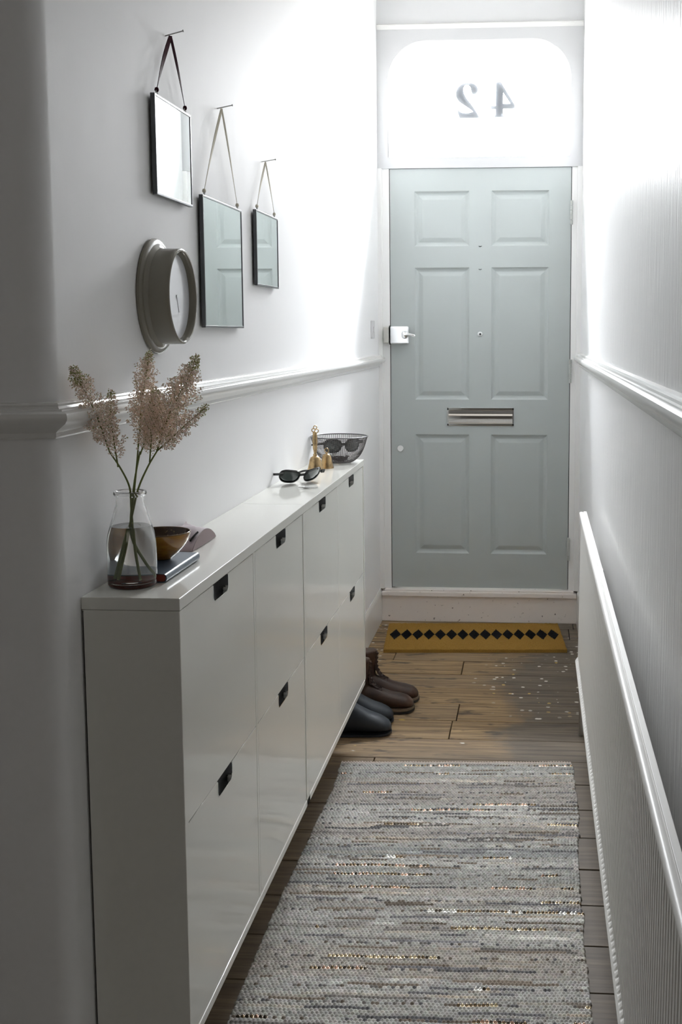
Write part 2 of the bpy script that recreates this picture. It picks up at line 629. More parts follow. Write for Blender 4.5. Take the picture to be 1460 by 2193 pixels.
two = [(235, 808), (585, 808), (597, 780), (560, 715), (520, 650), (455, 560), (385, 470), (335, 400), (305, 320), (300, 250), (325, 200), (365, 185),
       (400, 195), (430, 225), (445, 270), (455, 320), (475, 355), (505, 370), (540, 355), (572, 315), (578, 265), (555, 215), (515, 180), (460, 160), (400, 155),
       (330, 160), (270, 178), (215, 215), (175, 275), (157, 340), (160, 400), (185, 455), (230, 505), (300, 555), (370, 600), (430, 640), (485, 690), (440, 705),
       (370, 718), (300, 712), (240, 690), (210, 655), (185, 655), (200, 730), (220, 790)]
d2 = curve_plate('house_number', [[(p.x, p.y) for p in catmull([(*q, 0) for q in dig(two)], 4)]], 0.014, M_num, at=3.478, bevel=0.0006)
tag(d2, 'pale grey raised numeral 2 seen backwards on the fanlight glass', 'house number', 'numerals on the fanlight')
four = [(925, 150), (1020, 150), (1060, 215), (1290, 590), (1285, 640), (1060, 640), (1060, 755), (1080, 800), (885, 800), (915, 765), (920, 650), (835, 650), (820, 590), (920, 590)]
hole = [(1060, 330), (1060, 555), (1205, 555)]
d4 = curve_plate('house_number', [dig(four), dig(hole)[::-1]], 0.014, M_num, at=3.478, bevel=0.0006)
tag(d4, 'pale grey raised numeral 4 seen backwards on the fanlight glass', 'house number', 'numerals on the fanlight')

# ------------------------------------------------------------------ front door
dm = MB()
xs = [DL, 0.009, 0.248, 0.345, 0.593, DR]
zs = [DB, 0.311, 0.845, 1.001, 1.577, 1.670, 1.905, DT]
ring_def = [(0.0, 0.0), (0.003, 0.0045), (0.008, 0.009), (0.014, 0.011), (0.018, 0.011), (0.034, 0.0055), (0.037, 0.0050)]
for i in range(5):
    for j in range(7):
        x0, x1, z0, z1 = xs[i], xs[i + 1], zs[j], zs[j + 1]
        if i in (1, 3) and j in (1, 3, 5):
            prev = None
            for off, d in ring_def:
                r_ = [(x0 + off, YD + d, z0 + off), (x1 - off, YD + d, z0 + off), (x1 - off, YD + d, z1 - off), (x0 + off, YD + d, z1 - off)]
                if prev:
                    dm.loft([prev, r_], cap=False)
                prev = r_
            dm.add(prev, [(0, 1, 2, 3)])
        else:
            dm.add([(x0, YD, z0), (x1, YD, z0), (x1, YD, z1), (x0, YD, z1)], [(0, 1, 2, 3)])
dm.loft([[(DL, YD, DB), (DR, YD, DB), (DR, YD, DT), (DL, YD, DT)], [(DL, YD + 0.045, DB), (DR, YD + 0.045, DB), (DR, YD + 0.045, DT), (DL, YD + 0.045, DT)]], cap=False)
dm.add([(DL, YD + 0.045, DB), (DR, YD + 0.045, DB), (DR, YD + 0.045, DT), (DL, YD + 0.045, DT)], [(0, 1, 2, 3)])
door = struct(dm.build('door_1', M_door, weld=True, bevel=0.0012))

# letter plate: chrome frame and hanging flap
lp = MB()
lx0, lx1, lz0, lz1 = 0.150, 0.446, 0.885, 0.965
for a, b in (((lx0, lz0), (lx1, lz0 + 0.010)), ((lx0, lz1 - 0.012), (lx1, lz1)), ((lx0, lz0), (lx0 + 0.008, lz1)), ((lx1 - 0.008, lz0), (lx1, lz1))):
    lp.box((a[0], YD - 0.005, a[1]), (b[0], YD, b[1]))
lpo = lp.build('letter_plate', M_chrome, parent=door, bevel=0.0015)
fp = MB()
pr = []
for i in range(13):
    t = i / 12
    pr.append((lz0 + 0.009 + t * (lz1 - lz0 - 0.020), -0.0035 - 0.004 * math.sin(t * math.pi)))
fp.loft([[(x, YD + d, z) for z, d in pr] + [(x, YD - 0.0005, pr[-1][0]), (x, YD - 0.0005, pr[0][0])] for x in (lx0 + 0.007, lx1 - 0.007)])
fp.build('flap', M_chrome, parent=lpo, smooth=40)

# night latch
nl = MB()
nl.box((-0.096, 3.385, 1.2460), (-0.014, YD, 1.3225))
nlo = nl.build('night_latch', M_chrome, parent=door, bevel=0.005, seg=3)
nk = MB()
nk.lathe([(0.0, 0.0), (0.016, 0.0), (0.0165, -0.004), (0.013, -0.008), (0.010, -0.011), (0.0095, -0.020), (0.012, -0.023), (0.012, -0.027), (0.0, -0.028)], (-0.031, 3.385, 1.285), 28, 'y')
nk.tube([(-0.031, 3.361, 1.285), (-0.008, 3.361, 1.286), (0.010, 3.361, 1.283), (0.015, 3.361, 1.279)], [0.0075, 0.007, 0.007, 0.006], 12)
nk.build('latch_knob', M_chrome, parent=nlo, smooth=40)
kp = MB()
kp.box((-0.128, 3.393, 1.249), (-0.1005, YE + 0.002, 1.321))
kpo = kp.build('latch_keep', mat('pale_worn_metal', (0.62, 0.61, 0.57), 0.3, 0.6), parent=door, bevel=0.006, seg=3)
kq = MB()
kq.box((-0.1003, 3.392, 1.243), (-0.0965, 3.42, 1.326))
kq.build('latch_gap_plate', M_black, parent=door)

es = MB()
es.lathe([(0.0, 0.0), (0.0145, 0.0), (0.0145, -0.003), (0.012, -0.006), (0.006, -0.007), (0.0, -0.007)], (-0.0585, YD, 0.7815), 28, 'y')
es.build('escutcheon', mat('white_china', (0.8, 0.81, 0.80), 0.2), parent=door, smooth=40)
ph = MB()
ph.lathe([(0.0, 0.0), (0.0105, 0.0), (0.0105, -0.003), (0.008, -0.005), (0.0, -0.0052)], (0.2955, YD, 1.288), 24, 'y')
pho = ph.build('peephole', mat('white_metal_rim', (0.72, 0.74, 0.74), 0.25, 0.3), parent=door, smooth=40)
pl_ = MB()
pl_.lathe([(0.0, 0.0), (0.0045, 0.0), (0.0045, -0.002), (0.0, -0.0025)], (0.2965, YD - 0.0052, 1.288), 20, 'y')
pl_.build('lens', mat('dark_lens', (0.03, 0.03, 0.03), 0.1), parent=pho, smooth=40)
for zz in (1.668, 1.569):
    q = MB()
    q.tube([(0.289, YD + 0.001, zz + 0.001), (0.2955, YD - 0.001, zz - 0.0012), (0.302, YD + 0.001, zz + 0.001)], 0.0018, 8)
    q.build('screw_mark', M_dkmetal, parent=door)
for (z0, z1) in ((1.757, 1.860), (1.074, 1.178), (0.285, 0.388)):
    h = MB()
    for k in range(5):
        a = z0 + (z1 - z0) * k / 5
        h.lathe([(0.0, 0.0005), (0.0055, 0.0005), (0.006, 0.002), (0.006, (z1 - z0) / 5 - 0.002), (0.0055, (z1 - z0) / 5 - 0.0005), (0.0, (z1 - z0) / 5 - 0.0005)], (DR + 0.002, YD - 0.006, a), 16)
    h.build('hinge', mat('painted_grey_hinge', (0.46, 0.48, 0.46), 0.4), parent=door, smooth=40)

# light switch on the left wall
sw = thing('light_switch', 'slim pale grey light switch on left wall beside the front door', 'light switch', (WL, 3.21, 1.308))
q = MB()
q.box((0.0, -0.046, -0.037), (0.006, 0.046, 0.037))
q.build('plate', mat('switch_plate', (0.62, 0.62, 0.63), 0.4), parent=sw, bevel=0.002)
q = MB()
q.box((0.006, -0.008, -0.012), (0.011, 0.008, 0.012))
q.build('rocker', mat('switch_rocker', (0.7, 0.7, 0.7), 0.3), parent=sw, bevel=0.002)

# ------------------------------------------------------------------ radiator
RX0, RX1 = 0.674, 0.697
RY0, RY1 = -1.1, 1.964
RZ0, RZ1 = 0.2456, 0.732
rad = thing('radiator', 'long white fluted panel radiator hung low on the right wall', 'radiator', (0.70, 0.8, 0.0))


def rskew(y):
    return -0.0045 * (RY1 - y)


def R_(x, y, z):
    return (x + rskew(y) + (z - RZ1) * 0.011 - 0.70, y - 0.8, z)


rm = MB()
step = 0.0222 / 8
ny = int((RY1 - RY0 - 0.03) / step)
zl = [(RZ0 + 0.012, 0.0, 0.003), (RZ0 + 0.016, 0.0, 0.004), (RZ0 + 0.022, 0.9, 0.0), (RZ0 + 0.03, 1, 0), (0.34, 1, 0), (0.49, 1, 0), (0.64, 1, 0), (0.667, 1, 0), (0.682, 0.75, 0), (0.694, 0.35, 0), (0.704, 0.06, 0), (0.716, 0.0, 0.0), (RZ1 - 0.010, 0, 0)]
vs, fs = [], []
for j, (z, amp, o_) in enumerate(zl):
    for i in range(ny + 1):
        y = RY0 + 0.015 + i * step
        ph_ = (i % 8) / 8
        g_ = max(0.0, math.cos(ph_ * 2 * math.pi)) ** 1.5 * 0.007 * amp
        base_x = RX0 + 0.004
        vs.append(R_(base_x + g_ - o_ + (0.001 if amp else 0), y, z))
for j in range(len(zl) - 1):
    for i in range(ny):
        a = j * (ny + 1) + i
        fs.append((a, a + 1, a + ny + 2, a + ny + 1))
rm.add(vs, fs)
rm.loft([[R_(RX0 + 0.007, y, RZ0), R_(RX1, y, RZ0), R_(RX1, y, RZ1 - 0.002), R_(RX0 + 0.012, y, RZ1 - 0.002)] for y in (RY0, RY1)])
rm.build('panel', M_rad, parent=rad, smooth=50)
rl = MB()
rl.loft([[R_(x, y, z) for x, z in [(RX0 - 0.0022, RZ0), (RX0 + 0.010, RZ0 - 0.002), (RX0 + 0.010, RZ0 + 0.015), (RX0 + 0.003, RZ0 + 0.015), (RX0 - 0.0022, RZ0 + 0.006)]] for y in (RY0, RY1)])
rl.build('bottom_lip', M_rad, parent=rad, bevel=0.001)
rt = MB()
prof = []
for i in range(9):
    a = math.pi * 0.5 + math.pi * 1.0 * i / 8
    prof.append((RX0 + 0.0065 + 0.0065 * math.cos(a), RZ1 - 0.0065 + 0.0065 * math.sin(a)))
prof = [(RX0 + 0.012, RZ1 - 0.001)] + prof + [(RX0 + 0.012, RZ1 - 0.013)]
rt.loft([[R_(x, y, z) for x, z in prof] for y in (RY0, RY1)])
rt.build('top_rail', M_rad, parent=rad, smooth=40)
rt = MB()
rt.loft([[R_(x, y, z) for x, z in [(RX0 + 0.0135, RZ1 - 0.004), (RX0 + 0.0135, RZ1 + 0.001), (RX1, RZ1 + 0.001), (RX1, RZ1 - 0.004)]] for y in (RY0, RY1)])
rt.build('top_cover', M_rad, parent=rad, bevel=0.0006)
vv = MB()
vv.tube([R_(0.695, RY1 + 0.012, 0.0), R_(0.695, RY1 + 0.012, 0.27), R_(0.690, RY1 - 0.02, 0.27)], 0.0075, 12)
vv.lathe([(0, 0), (0.011, 0), (0.013, 0.01), (0.013, 0.03), (0.011, 0.035), (0, 0.035)], R_(0.695, RY1 + 0.012, 0.225), 16)
vv.build('valve', M_steel, parent=rad, smooth=40)
for yb in (-0.6, 1.7):
    br = MB()
    br.box(R_(RX1 - 0.001, yb, 0.35), R_(WR + 0.0035 - rskew(yb) - 0.0, yb + 0.03, 0.6))
    br.build('bracket', M_rad, parent=rad)

# ------------------------------------------------------------------ shoe cabinets
UW, ZB, ZT = 0.953, 0.182, 0.90
XB = WL


def cab_door(parent, y0, y1, z0, z1, hc):
    """tilting front with a notch cut into its top edge for the hand"""
    w, h, r = 0.048, 0.029, 0.011
    p = [(y0, z0), (y1, z0), (y1, z1), (hc + w, z1), ]
    for i in range(7):
        a = -i / 6 * math.pi / 2
        p.append((hc + w - r + r * math.cos(a), z1 - h + r + r * math.sin(a)))
    for i in range(7):
        a = -math.pi / 2 - i / 6 * math.pi / 2
        p.append((hc - w + r + r * math.cos(a), z1 - h + r + r * math.sin(a)))
    p.append((hc - w, z1))
    p.append((y0, z1))
    d = curve_plate('door', [p], 0.014, M_cab, parent=parent, plane='yz', at=-0.0022, bevel=0.0006)
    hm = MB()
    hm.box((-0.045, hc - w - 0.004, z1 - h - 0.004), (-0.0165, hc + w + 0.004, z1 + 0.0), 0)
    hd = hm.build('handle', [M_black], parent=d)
    # chrome lip round the notch
    lipm = MB()
    pts = [(0.0, hc + w, z1 - 0.0004)]
    for i in range(7):
        a = -i / 6 * math.pi / 2
        pts.append((0, hc + w - r + r * math.cos(a), z1 - h + r + r * math.sin(a)))
    for i in range(7):
        a = -math.pi / 2 - i / 6 * math.pi / 2
        pts.append((0, hc - w + r + r * math.cos(a), z1 - h + r + r * math.sin(a)))
    pts.append((0, hc - w, z1 - 0.0004))
    rings = []
    cen = Vector((0, hc, z1 - h * 0.2))
    for p_ in pts:
        v = Vector(p_)
        inw = (cen - v)
        inw.normalize()
        a, b = v, v + inw * 0.0022
        rings.append([(-0.0012, a.y, a.z), (-0.0012, b.y, b.z), (-0.019, b.y, b.z), (-0.019, a.y, a.z)])
    lipm.loft(rings)
    lipm.build('handle_rim', M_chrome, parent=hd)
    return d


def make_cab(label, y0, mark=None):
    t = thing('shoe_cabinet', label, 'shoe cabinet', (0, y0, 0), group='wall-hung shoe cabinets')
    b = MB()
    b.box((XB + 0.001, 0.0, ZB), (0, 0.019, ZT - 0.0195))
    b.box((XB + 0.001, UW - 0.019, ZB), (0, UW, ZT - 0.0195))
    b.box((XB + 0.001, 0.0, ZB), (0, UW, ZB + 0.016))
    b.box((XB + 0.001, 0.0, ZB), (XB + 0.005, UW, ZT - 0.0195))
    b.box((-0.12, 0.4625, ZB), (-0.0015, 0.4760, ZT - 0.0195))
    b.box((-0.12, 0.019, 0.535), (-0.02, UW - 0.019, 0.546))
    b.build('body', M_cab, parent=t, bevel=0.0012)
    tp = MB()
    tp.box((XB + 0.0005, 0.0, ZT - 0.019), (0.0005, UW, ZT))
    tp.build('top', M_cab, parent=t, bevel=0.0012)
    for (a, c, hc) in ((0.0205, 0.4600, 0.2345), (0.4775, 0.9325, 0.7040)):
        cab_door(t, a, c, 0.5445, 0.8785, hc)
        cab_door(t, a, c, ZB + 0.018, 0.5415, hc)
    return t


make_cab('near stone-white gloss shoe cabinet under the glass vase', 0.0)
make_cab('far stone-white gloss shoe cabinet under the wire bowl', UW)

# ------------------------------------------------------------------ rug
def make_rug():
    rng = np.random.default_rng(5)
    x0, x1 = -0.029, 0.652
    yA, yB = 1.705, -0.75
    rowp, stp = 0.0092, 0.0082
    sx, sy = 4, 4
    nst = int((x1 - x0) / stp)
    nrow = int((yA - yB) / rowp)
    NX, NY = nst * sx, nrow * sy
    # per-row styles
    shades = np.array([(0.42, 0.425, 0.41), (0.46, 0.46, 0.44), (0.37, 0.385, 0.385), (0.47, 0.45, 0.42), (0.41, 0.395, 0.375), (0.50, 0.50, 0.485)])
    dark = np.array([(0.16, 0.16, 0.17), (0.22, 0.21, 0.20), (0.20, 0.17, 0.14)])
    foil = np.array([(0.95, 0.93, 0.90), (0.62, 0.50, 0.32), (0.60, 0.38, 0.28), (0.26, 0.19, 0.12), (0.12, 0.10, 0.08)])
    sc = np.zeros((nrow, nst, 3))
    mt = np.zeros((nrow, nst))
    ht = np.ones((nrow, nst))
    cur = 0
    nextfoil = 3
    cur2 = shades[0]
    for r in range(nrow):
        if rng.random() < 0.22:
            cur2 = shades[rng.integers(len(shades))]
        c = cur2 * rng.uniform(0.9, 1.12)
        sc[r] = c * rng.uniform(0.82, 1.18, (nst, 1)) * rng.uniform(0.97, 1.03, (nst, 3))
        # rag strips that darken or tint part of the row
        for _ in range(rng.integers(0, 4)):
            a = rng.integers(0, nst)
            l = rng.integers(3, 26)
            k = rng.random()
            if k < 0.55:
                sc[r, a:a + l] = dark[rng.integers(3)] * rng.uniform(0.8, 1.7)
            elif k < 0.8:
                sc[r, a:a + l] *= np.array([1.07, 1.01, 0.94])
            else:
                sc[r, a:a + l] *= 1.35
        if r >= nextfoil:
            kind = rng.integers(0, 3)
            nxt = rng.integers(4, 9)
            nextfoil = r + nxt
            p = rng.uniform(0.12, 0.36)
            on = False
            for i in range(nst):
                if rng.random() < 0.09:
                    on = rng.random() < p
                if on:
                    f = foil[[0, 1, 2][kind] if rng.random() < 0.30 else (3 if rng.random() < 0.6 else 4)]
                    sc[r, i] = f * rng.uniform(0.8, 1.05)
                    mt[r, i] = 1.0
                    ht[r, i] = 1.25
                elif rng.random() < 0.35:
                    sc[r, i] = dark[rng.integers(3)]
    sc *= np.where(mt[..., None] > 0, 1.0, np.array([0.94, 0.915, 0.885]))
    sc[0] = (0.52, 0.44, 0.38)
    sc[1] = (0.45, 0.42, 0.38)
    mt[:2] = 0
    ux = np.arange(NX + 1) / sx
    uy = np.arange(NY + 1) / sy
    U, V = np.meshgrid(ux, uy)
    ri = np.minimum(V.astype(int), nrow - 1)
    shift = (ri % 2) * 0.5
    ci = np.clip((U + shift).astype(int), 0, nst - 1)
    fx = (U + shift) % 1.0
    fy = V % 1.0
    h = (np.sin(np.pi * fx) ** 0.6) * (np.sin(np.pi * np.clip(fy, 0.02, 0.98)) ** 0.7)
    h = h * ht[ri, ci] * rng.uniform(0.75, 1.15, (nrow, nst))[ri, ci]
    wob = 0.0012 * np.sin(U * 0.35 + 0.7 * np.sin(V * 0.13)) + rng.normal(0, 0.00035, U.shape)
    # uneven selvedges
    eL = np.cumsum(rng.normal(0, 0.0012, nrow))
    eL -= np.linspace(0, eL[-1], nrow)
    eR = np.cumsum(rng.normal(0, 0.0012, nrow))
    eR -= np.linspace(0, eR[-1], nrow)
    eL = np.clip(eL, -0.008, 0.008) + rng.normal(0, 0.0012, nrow)
    eR = np.clip(eR, -0.008, 0.008) + rng.normal(0, 0.0012, nrow)
    t = U / nst
    X = x0 + (x1 - x0) * t + (eL[ri] - 0.006) * (1 - t) * (t < 0.5) * (1 - 2 * t) + eR[ri] * t * (t > 0.5) * (2 * t - 1)
    X += -0.008 * (1 - t) * np.clip(1 - V / 60.0, 0, 1)
    X += 0.004 * np.sin(V * 0.045)
    Y = yA - V * rowp + wob + 0.045 * (t - 0.5) * np.clip(1 - V / 260.0, 0.3, 1)
    und = 0.0008 * np.sin(V * 0.11) * np.sin(U * 0.09)
    Z = 0.0045 + 0.0042 * h + und
    edge = (U < 0.01) | (U > nst - 0.01) | (V < 0.01) | (V > nrow - 0.01)
    Z = np.where(edge, 0.0012, Z)
    co = np.stack([X, Y, Z], -1).reshape(-1, 3)
    idx = np.arange((NX + 1) * (NY + 1)).reshape(NY + 1, NX + 1)
    quads = np.stack([idx[:-1, :-1], idx[1:, :-1], idx[1:, 1:], idx[:-1, 1:]], -1).reshape(-1, 4)
    me = bpy.data.meshes.new('rug')
    me.vertices.add(len(co))
    me.vertices.foreach_set('co', co.ravel())
    me.loops.add(len(quads) * 4)
    me.loops.foreach_set('vertex_index', quads.ravel())
    me.polygons.add(len(quads))
    me.polygons.foreach_set('loop_start', np.arange(len(quads)) * 4)
    me.polygons.foreach_set('loop_total', np.full(len(quads), 4))
    me.update(calc_edges=True)
    me.polygons.foreach_set('use_smooth', np.ones(len(quads), bool))
    # per-face stitch colour
    fxm = (U[:-1, :-1] + 0.5 / sx)
    fym = (V[:-1, :-1] + 0.5 / sy)
    r_ = np.minimum(fym.astype(int), nrow - 1)
    c_i = np.clip((fxm + (r_ % 2) * 0.5).astype(int), 0, nst - 1)
    colf = sc[r_, c_i].reshape(-1, 3)
    mf = mt[r_, c_i].reshape(-1)
    at = me.attributes.new('yarn', 'FLOAT_COLOR', 'FACE')
    at.data.foreach_set('color', np.concatenate([colf, np.ones((len(colf), 1))], 1).astype(np.float32).ravel())
    a2 = me.attributes.new('foil', 'FLOAT', 'FACE')
    a2.data.foreach_set('value', mf.astype(np.float32))
    m = bpy.data.materials.new('woven_rag_yarn')
    m.use_nodes = True
    nt = m.node_tree
    b = nt.nodes['Principled BSDF']
    an = nt.nodes.new('ShaderNodeAttribute')
    an.attribute_name = 'yarn'
    af = nt.nodes.new('ShaderNodeAttribute')
    af.attribute_name = 'foil'
    nt.links.new(an.outputs['Color'], b.inputs['Base Color'])
    nt.links.new(af.outputs['Fac'], b.inputs['Metallic'])
    mr = nt.nodes.new('ShaderNodeMapRange')
    mr.inputs['To Min'].default_value = 0.85
    mr.inputs['To Max'].default_value = 0.22
    nt.links.new(af.outputs['Fac'], mr.inputs['Value'])
    nt.links.new(mr.outputs[0], b.inputs['Roughness'])
    b.inputs['Specular IOR Level'].default_value = 0.25
    me.materials.append(m)
    o = bpy.data.objects.new('rug', me)
    COL.objects.link(o)
    tag(o, 'long grey woven rag rug with metallic threads on the floorboards', 'rug')


make_rug()

# ------------------------------------------------------------------ doormat
def mat_material():
    m = bpy.data.materials.new('coir_with_black_diamonds')
    m.use_nodes = True
    nt = m.node_tree
    N, L = nt.nodes, nt.links
    b = N['Principled BSDF']
    b.inputs['Roughness'].default_value = 0.95
    b.inputs['Specular IOR Level'].default_value = 0.1
    tc = N.new('ShaderNodeTexCoord')
    sp = N.new('ShaderNodeSeparateXYZ')
    L.new(tc.outputs['Object'], sp.inputs[0])

    def mt(op, a, c=None):
        q = N.new('ShaderNodeMath')
        q.operation = op
        for i, v in enumerate((a, c)):
            if v is None:
                continue
            if isinstance(v, (int, float)):
                q.inputs[i].default_value = v
            else:
                L.new(v, q.inputs[i])
        return q.outputs[0]
    pitch = 0.04795
    half = pitch * 7.5
    u = mt('DIVIDE', mt('ADD', sp.outputs[0], half), pitch)
    du = mt('ABSOLUTE', mt('SUBTRACT', mt('FRACT', u), 0.5))
    dv = mt('ABSOLUTE', mt('DIVIDE', mt('ADD', sp.outputs[1], -0.018), 0.170))
    inside = mt('LESS_THAN', mt('ADD', du, dv), 0.500)
    inr = mt('LESS_THAN', mt('ABSOLUTE', sp.outputs[0]), half)
    fac = mt('MULTIPLY', inside, inr)
    n = N.new('ShaderNodeTexNoise')
    n.inputs['Scale'].default_value = 350
    n.inputs['Detail'].default_value = 3
    L.new(tc.outputs['Object'], n.inputs['Vector'])
    mx = N.new('ShaderNodeMix')
    mx.data_type = 'RGBA'
    mx.inputs[6].default_value = (0.22, 0.115, 0.022, 1)
    mx.inputs[7].default_value = (0.46, 0.27, 0.065, 1)
    L.new(n.outputs['Fac'], mx.inputs[0])
    m2 = N.new('ShaderNodeMix')
    m2.data_type = 'RGBA'
    m2.inputs[7].default_value = (0.008, 0.008, 0.010, 1)
    L.new(fac, m2.inputs[0])
    L.new(mx.outputs[2], m2.inputs[6])
    L.new(m2.outputs[2], b.inputs['Base Color'])
    bp = N.new('ShaderNodeBump')
    bp.inputs['Strength'].default_value = 0.9
    bp.inputs['Distance'].default_value = 0.004
    L.new(n.outputs['Fac'], bp.inputs['Height'])
    L.new(bp.outputs[0], b.inputs['Normal'])
    return m


MC = Vector((0.286, 3.128, 0.0))
mang = math.radians(3.8)
dmn = MB()
rr = random.Random(2)
nx, ny = 150, 84
vs, fs = [], []
for j in range(ny + 1):
    for i in range(nx + 1):
        x = -0.373 + 0.746 * i / nx
        y = -0.212 + 0.424 * j / ny
        e = min(i, nx - i, j, ny - j)
        z = 0.016 + rr.uniform(-.0012, .0012) - (0.002 if e == 0 else 0)
        x += rr.uniform(-.001, .001)
        vs.append((x, y, z))
for j in range(ny):
    for i in range(nx):
        a = j * (nx + 1) + i
        fs.append((a, a + 1, a + nx + 2, a + nx + 1))
dmn.add(vs, fs)
ed = [j for j in range(nx + 1)] + [(k + 1) * (nx + 1) - 1 for k in range(1, ny + 1)] + [ny * (nx + 1) + i for i in range(nx - 1, -1, -1)] + [k * (nx + 1) for k in range(ny - 1, 0, -1)]
top_r = [vs[i] for i in ed]
dmn.loft([top_r, [(x, y, 0.001) for x, y, z in top_r]], cap=False)
dmo = dmn.build('doormat', mat_material(), loc=MC, rot=(0, 0, mang))
tag(dmo, 'brown coir doormat with a row of black diamonds below the front door', 'doormat')

# ------------------------------------------------------------------ mirrors on ribbons
XM = -0.138


def make_mirror(label, y0, y1, z0, z1, yn, zn, tip, ribbon_col, rw, rname, nlab):
    t = thing('mirror', label, 'mirror', (WL, (y0 + y1) / 2, z0), group='mirrors hung on ribbons')
    oy, oz, ox = (y0 + y1) / 2, z0, WL

    def q(x, y, z):
        return (x - ox, y - oy, z - oz)
    f = MB()
    fwid, fd = 0.0042, 0.0085
    for a, b in (((y0, z0), (y1, z0 + fwid)), ((y0, z1 - fwid), (y1, z1)), ((y0, z0 + fwid), (y0 + fwid, z1 - fwid)), ((y1 - fwid, z0 + fwid), (y1, z1 - fwid))):
        f.box(q(XM - fd, a[0], a[1]), q(XM, b[0], b[1]))
    f.box(q(XM - fd, y0, z0), q(XM - fd + 0.001, y1, z1))
    f.build('frame', M_dkmetal, parent=t, bevel=0.0006)
    g = MB()
    g.box(q(XM - 0.003, y0 + 0.002, z0 + 0.002), q(XM - 0.0012, y1 - 0.002, z1 - 0.002))
    g.build('mirror_glass', M_mirror, parent=t)
    xr = XM - 0.004
    ring_pts = [(y0 + 0.024, z1), (y1 - 0.024, z1)]
    for (yy, zz) in ring_pts:
        r = MB()
        r.tube([q(xr, yy + 0.0045 * math.cos(a), zz + 0.004 + 0.0055 * math.sin(a)) for a in [i * 2 * math.pi / 14 for i in range(14)]], 0.0009, 6, closed=True)
        r.build('hanging_ring', M_steel, parent=t, smooth=60)
    rb = MB()
    mr_ = mat(rname, ribbon_col, 0.7, spec=0.2)
    tp = Vector(q(WL + 0.010, yn, zn))
    for s_, (yy, zz) in zip((-1, 1), ring_pts):
        bt = Vector(q(xr, yy, zz + 0.009))
        rings = []
        for i in range(11):
            k = i / 10
            p = tp.lerp(bt, k)
            p.y += s_ * 0.004 * math.sin(k * math.pi)
            wd = rw * (0.35 + 0.65 * math.sin(math.pi * min(1.0, 0.15 + k * 0.9)) ** 0.7) * (1.0 if s_ < 0 else 0.72)
            tw = 0.9 - 1.5 * k
            wv = Vector((math.sin(tw) * 0.5, math.cos(tw), 0)) * wd / 2
            nv = Vector((0.0006, 0, 0))
            rings.append([p - wv - nv, p + wv - nv, p + wv + nv, p - wv + nv])
        rb.loft(rings)
        rb.lathe([(0, -0.004), (0.003, -0.003), (0.0042, 0.0), (0.003, 0.004), (0, 0.005)], tuple(bt), 10)
    rb.build('ribbon', mr_, parent=t, smooth=50)
    nm = MB()
    d = Vector((0.030, tip[0] - yn, tip[1] - zn))
    st_ = Vector((WL - 0.012, yn, zn)) - Vector((0, d.y * 0.4, d.z * 0.4))
    en = st_ + d * 1.35
    nm.tube([st_, en], 0.0011, 8)
    dn = d.normalized()
    nm.tube([en, en + dn * 0.0012], 0.0022, 10)
    n_o = nm.build('nail', M_steel, smooth=40)
    tag(n_o, nlab, 'nail', 'nails holding the mirrors')


make_mirror('upper left framed mirror on a dark red ribbon reflecting white', 0.375, 0.590, 1.5365, 1.711, 0.4845, 1.8335, (0.500, 1.846),
            (0.035, 0.004, 0.010), 0.0125, 'dark_red_velvet', 'bent nail holding the dark red ribbon of the upper mirror')
make_mirror('tall middle framed mirror on a pale ribbon above the shoe cabinet', 0.660, 0.972, 1.3045, 1.570, 0.829, 1.769, (0.846, 1.779),
            (0.62, 0.58, 0.48), 0.009, 'pale_cream_ribbon', 'nail holding the pale ribbon of the tall middle mirror')
make_mirror('small narrow framed mirror on a pale ribbon, nearest the front door', 1.113, 1.350, 1.408, 1.588, 1.233, 1.716, (1.262, 1.726),
            (0.66, 0.62, 0.52), 0.008, 'thin_cream_ribbon', 'nail holding the ribbon of the small mirror nearest the door')

# ------------------------------------------------------------------ round wall clock
M_clk = mat('putty_grey_enamel', (0.205, 0.19, 0.15), 0.18, spec=0.6)
ck = thing('wall_clock', 'round putty-grey drum wall clock with glazed face, left of the mirrors', 'clock', (WL, 0.385, 1.358))
q = MB()
q.lathe([(0.0, 0.0), (0.100, 0.0), (0.102, 0.002), (0.102, 0.006), (0.100, 0.0085), (0.096, 0.010), (0.0925, 0.0105), (0.0895, 0.0135), (0.0865, 0.0150), (0.085, 0.0165)
         , (0.0845, 0.045), (0.0845, 0.049), (0.0838, 0.0512), (0.082, 0.0525), (0.0795, 0.0522), (0.0775, 0.050), (0.0765, 0.046), (0.0760, 0.038), (0.0, 0.038)], (0, 0, 0), 96, 'x')
q.build('case', M_clk, parent=ck, smooth=35)
q = MB()
q.lathe([(0.0, 0.038), (0.0758, 0.038), (0.0758, 0.0395), (0.0, 0.0395)], (0, 0, 0), 64, 'x')
q.build('dial', mat('pale_dial', (0.80, 0.82, 0.87), 0.25, spec=0.6, coat=1.0), parent=ck)
hm = MB()
hm.box((0.0396, -0.0012, -0.002), (0.0402, 0.0012, 0.030))
hm.lathe([(0, 0.0395), (0.003, 0.0395), (0.003, 0.0408), (0, 0.0408)], (0, 0, 0), 16, 'x')
ho = hm.build('hand', mat('pale_grey_hand', (0.62, 0.64, 0.67), 0.4), parent=ck, rot=(math.radians(205), 0, 0))

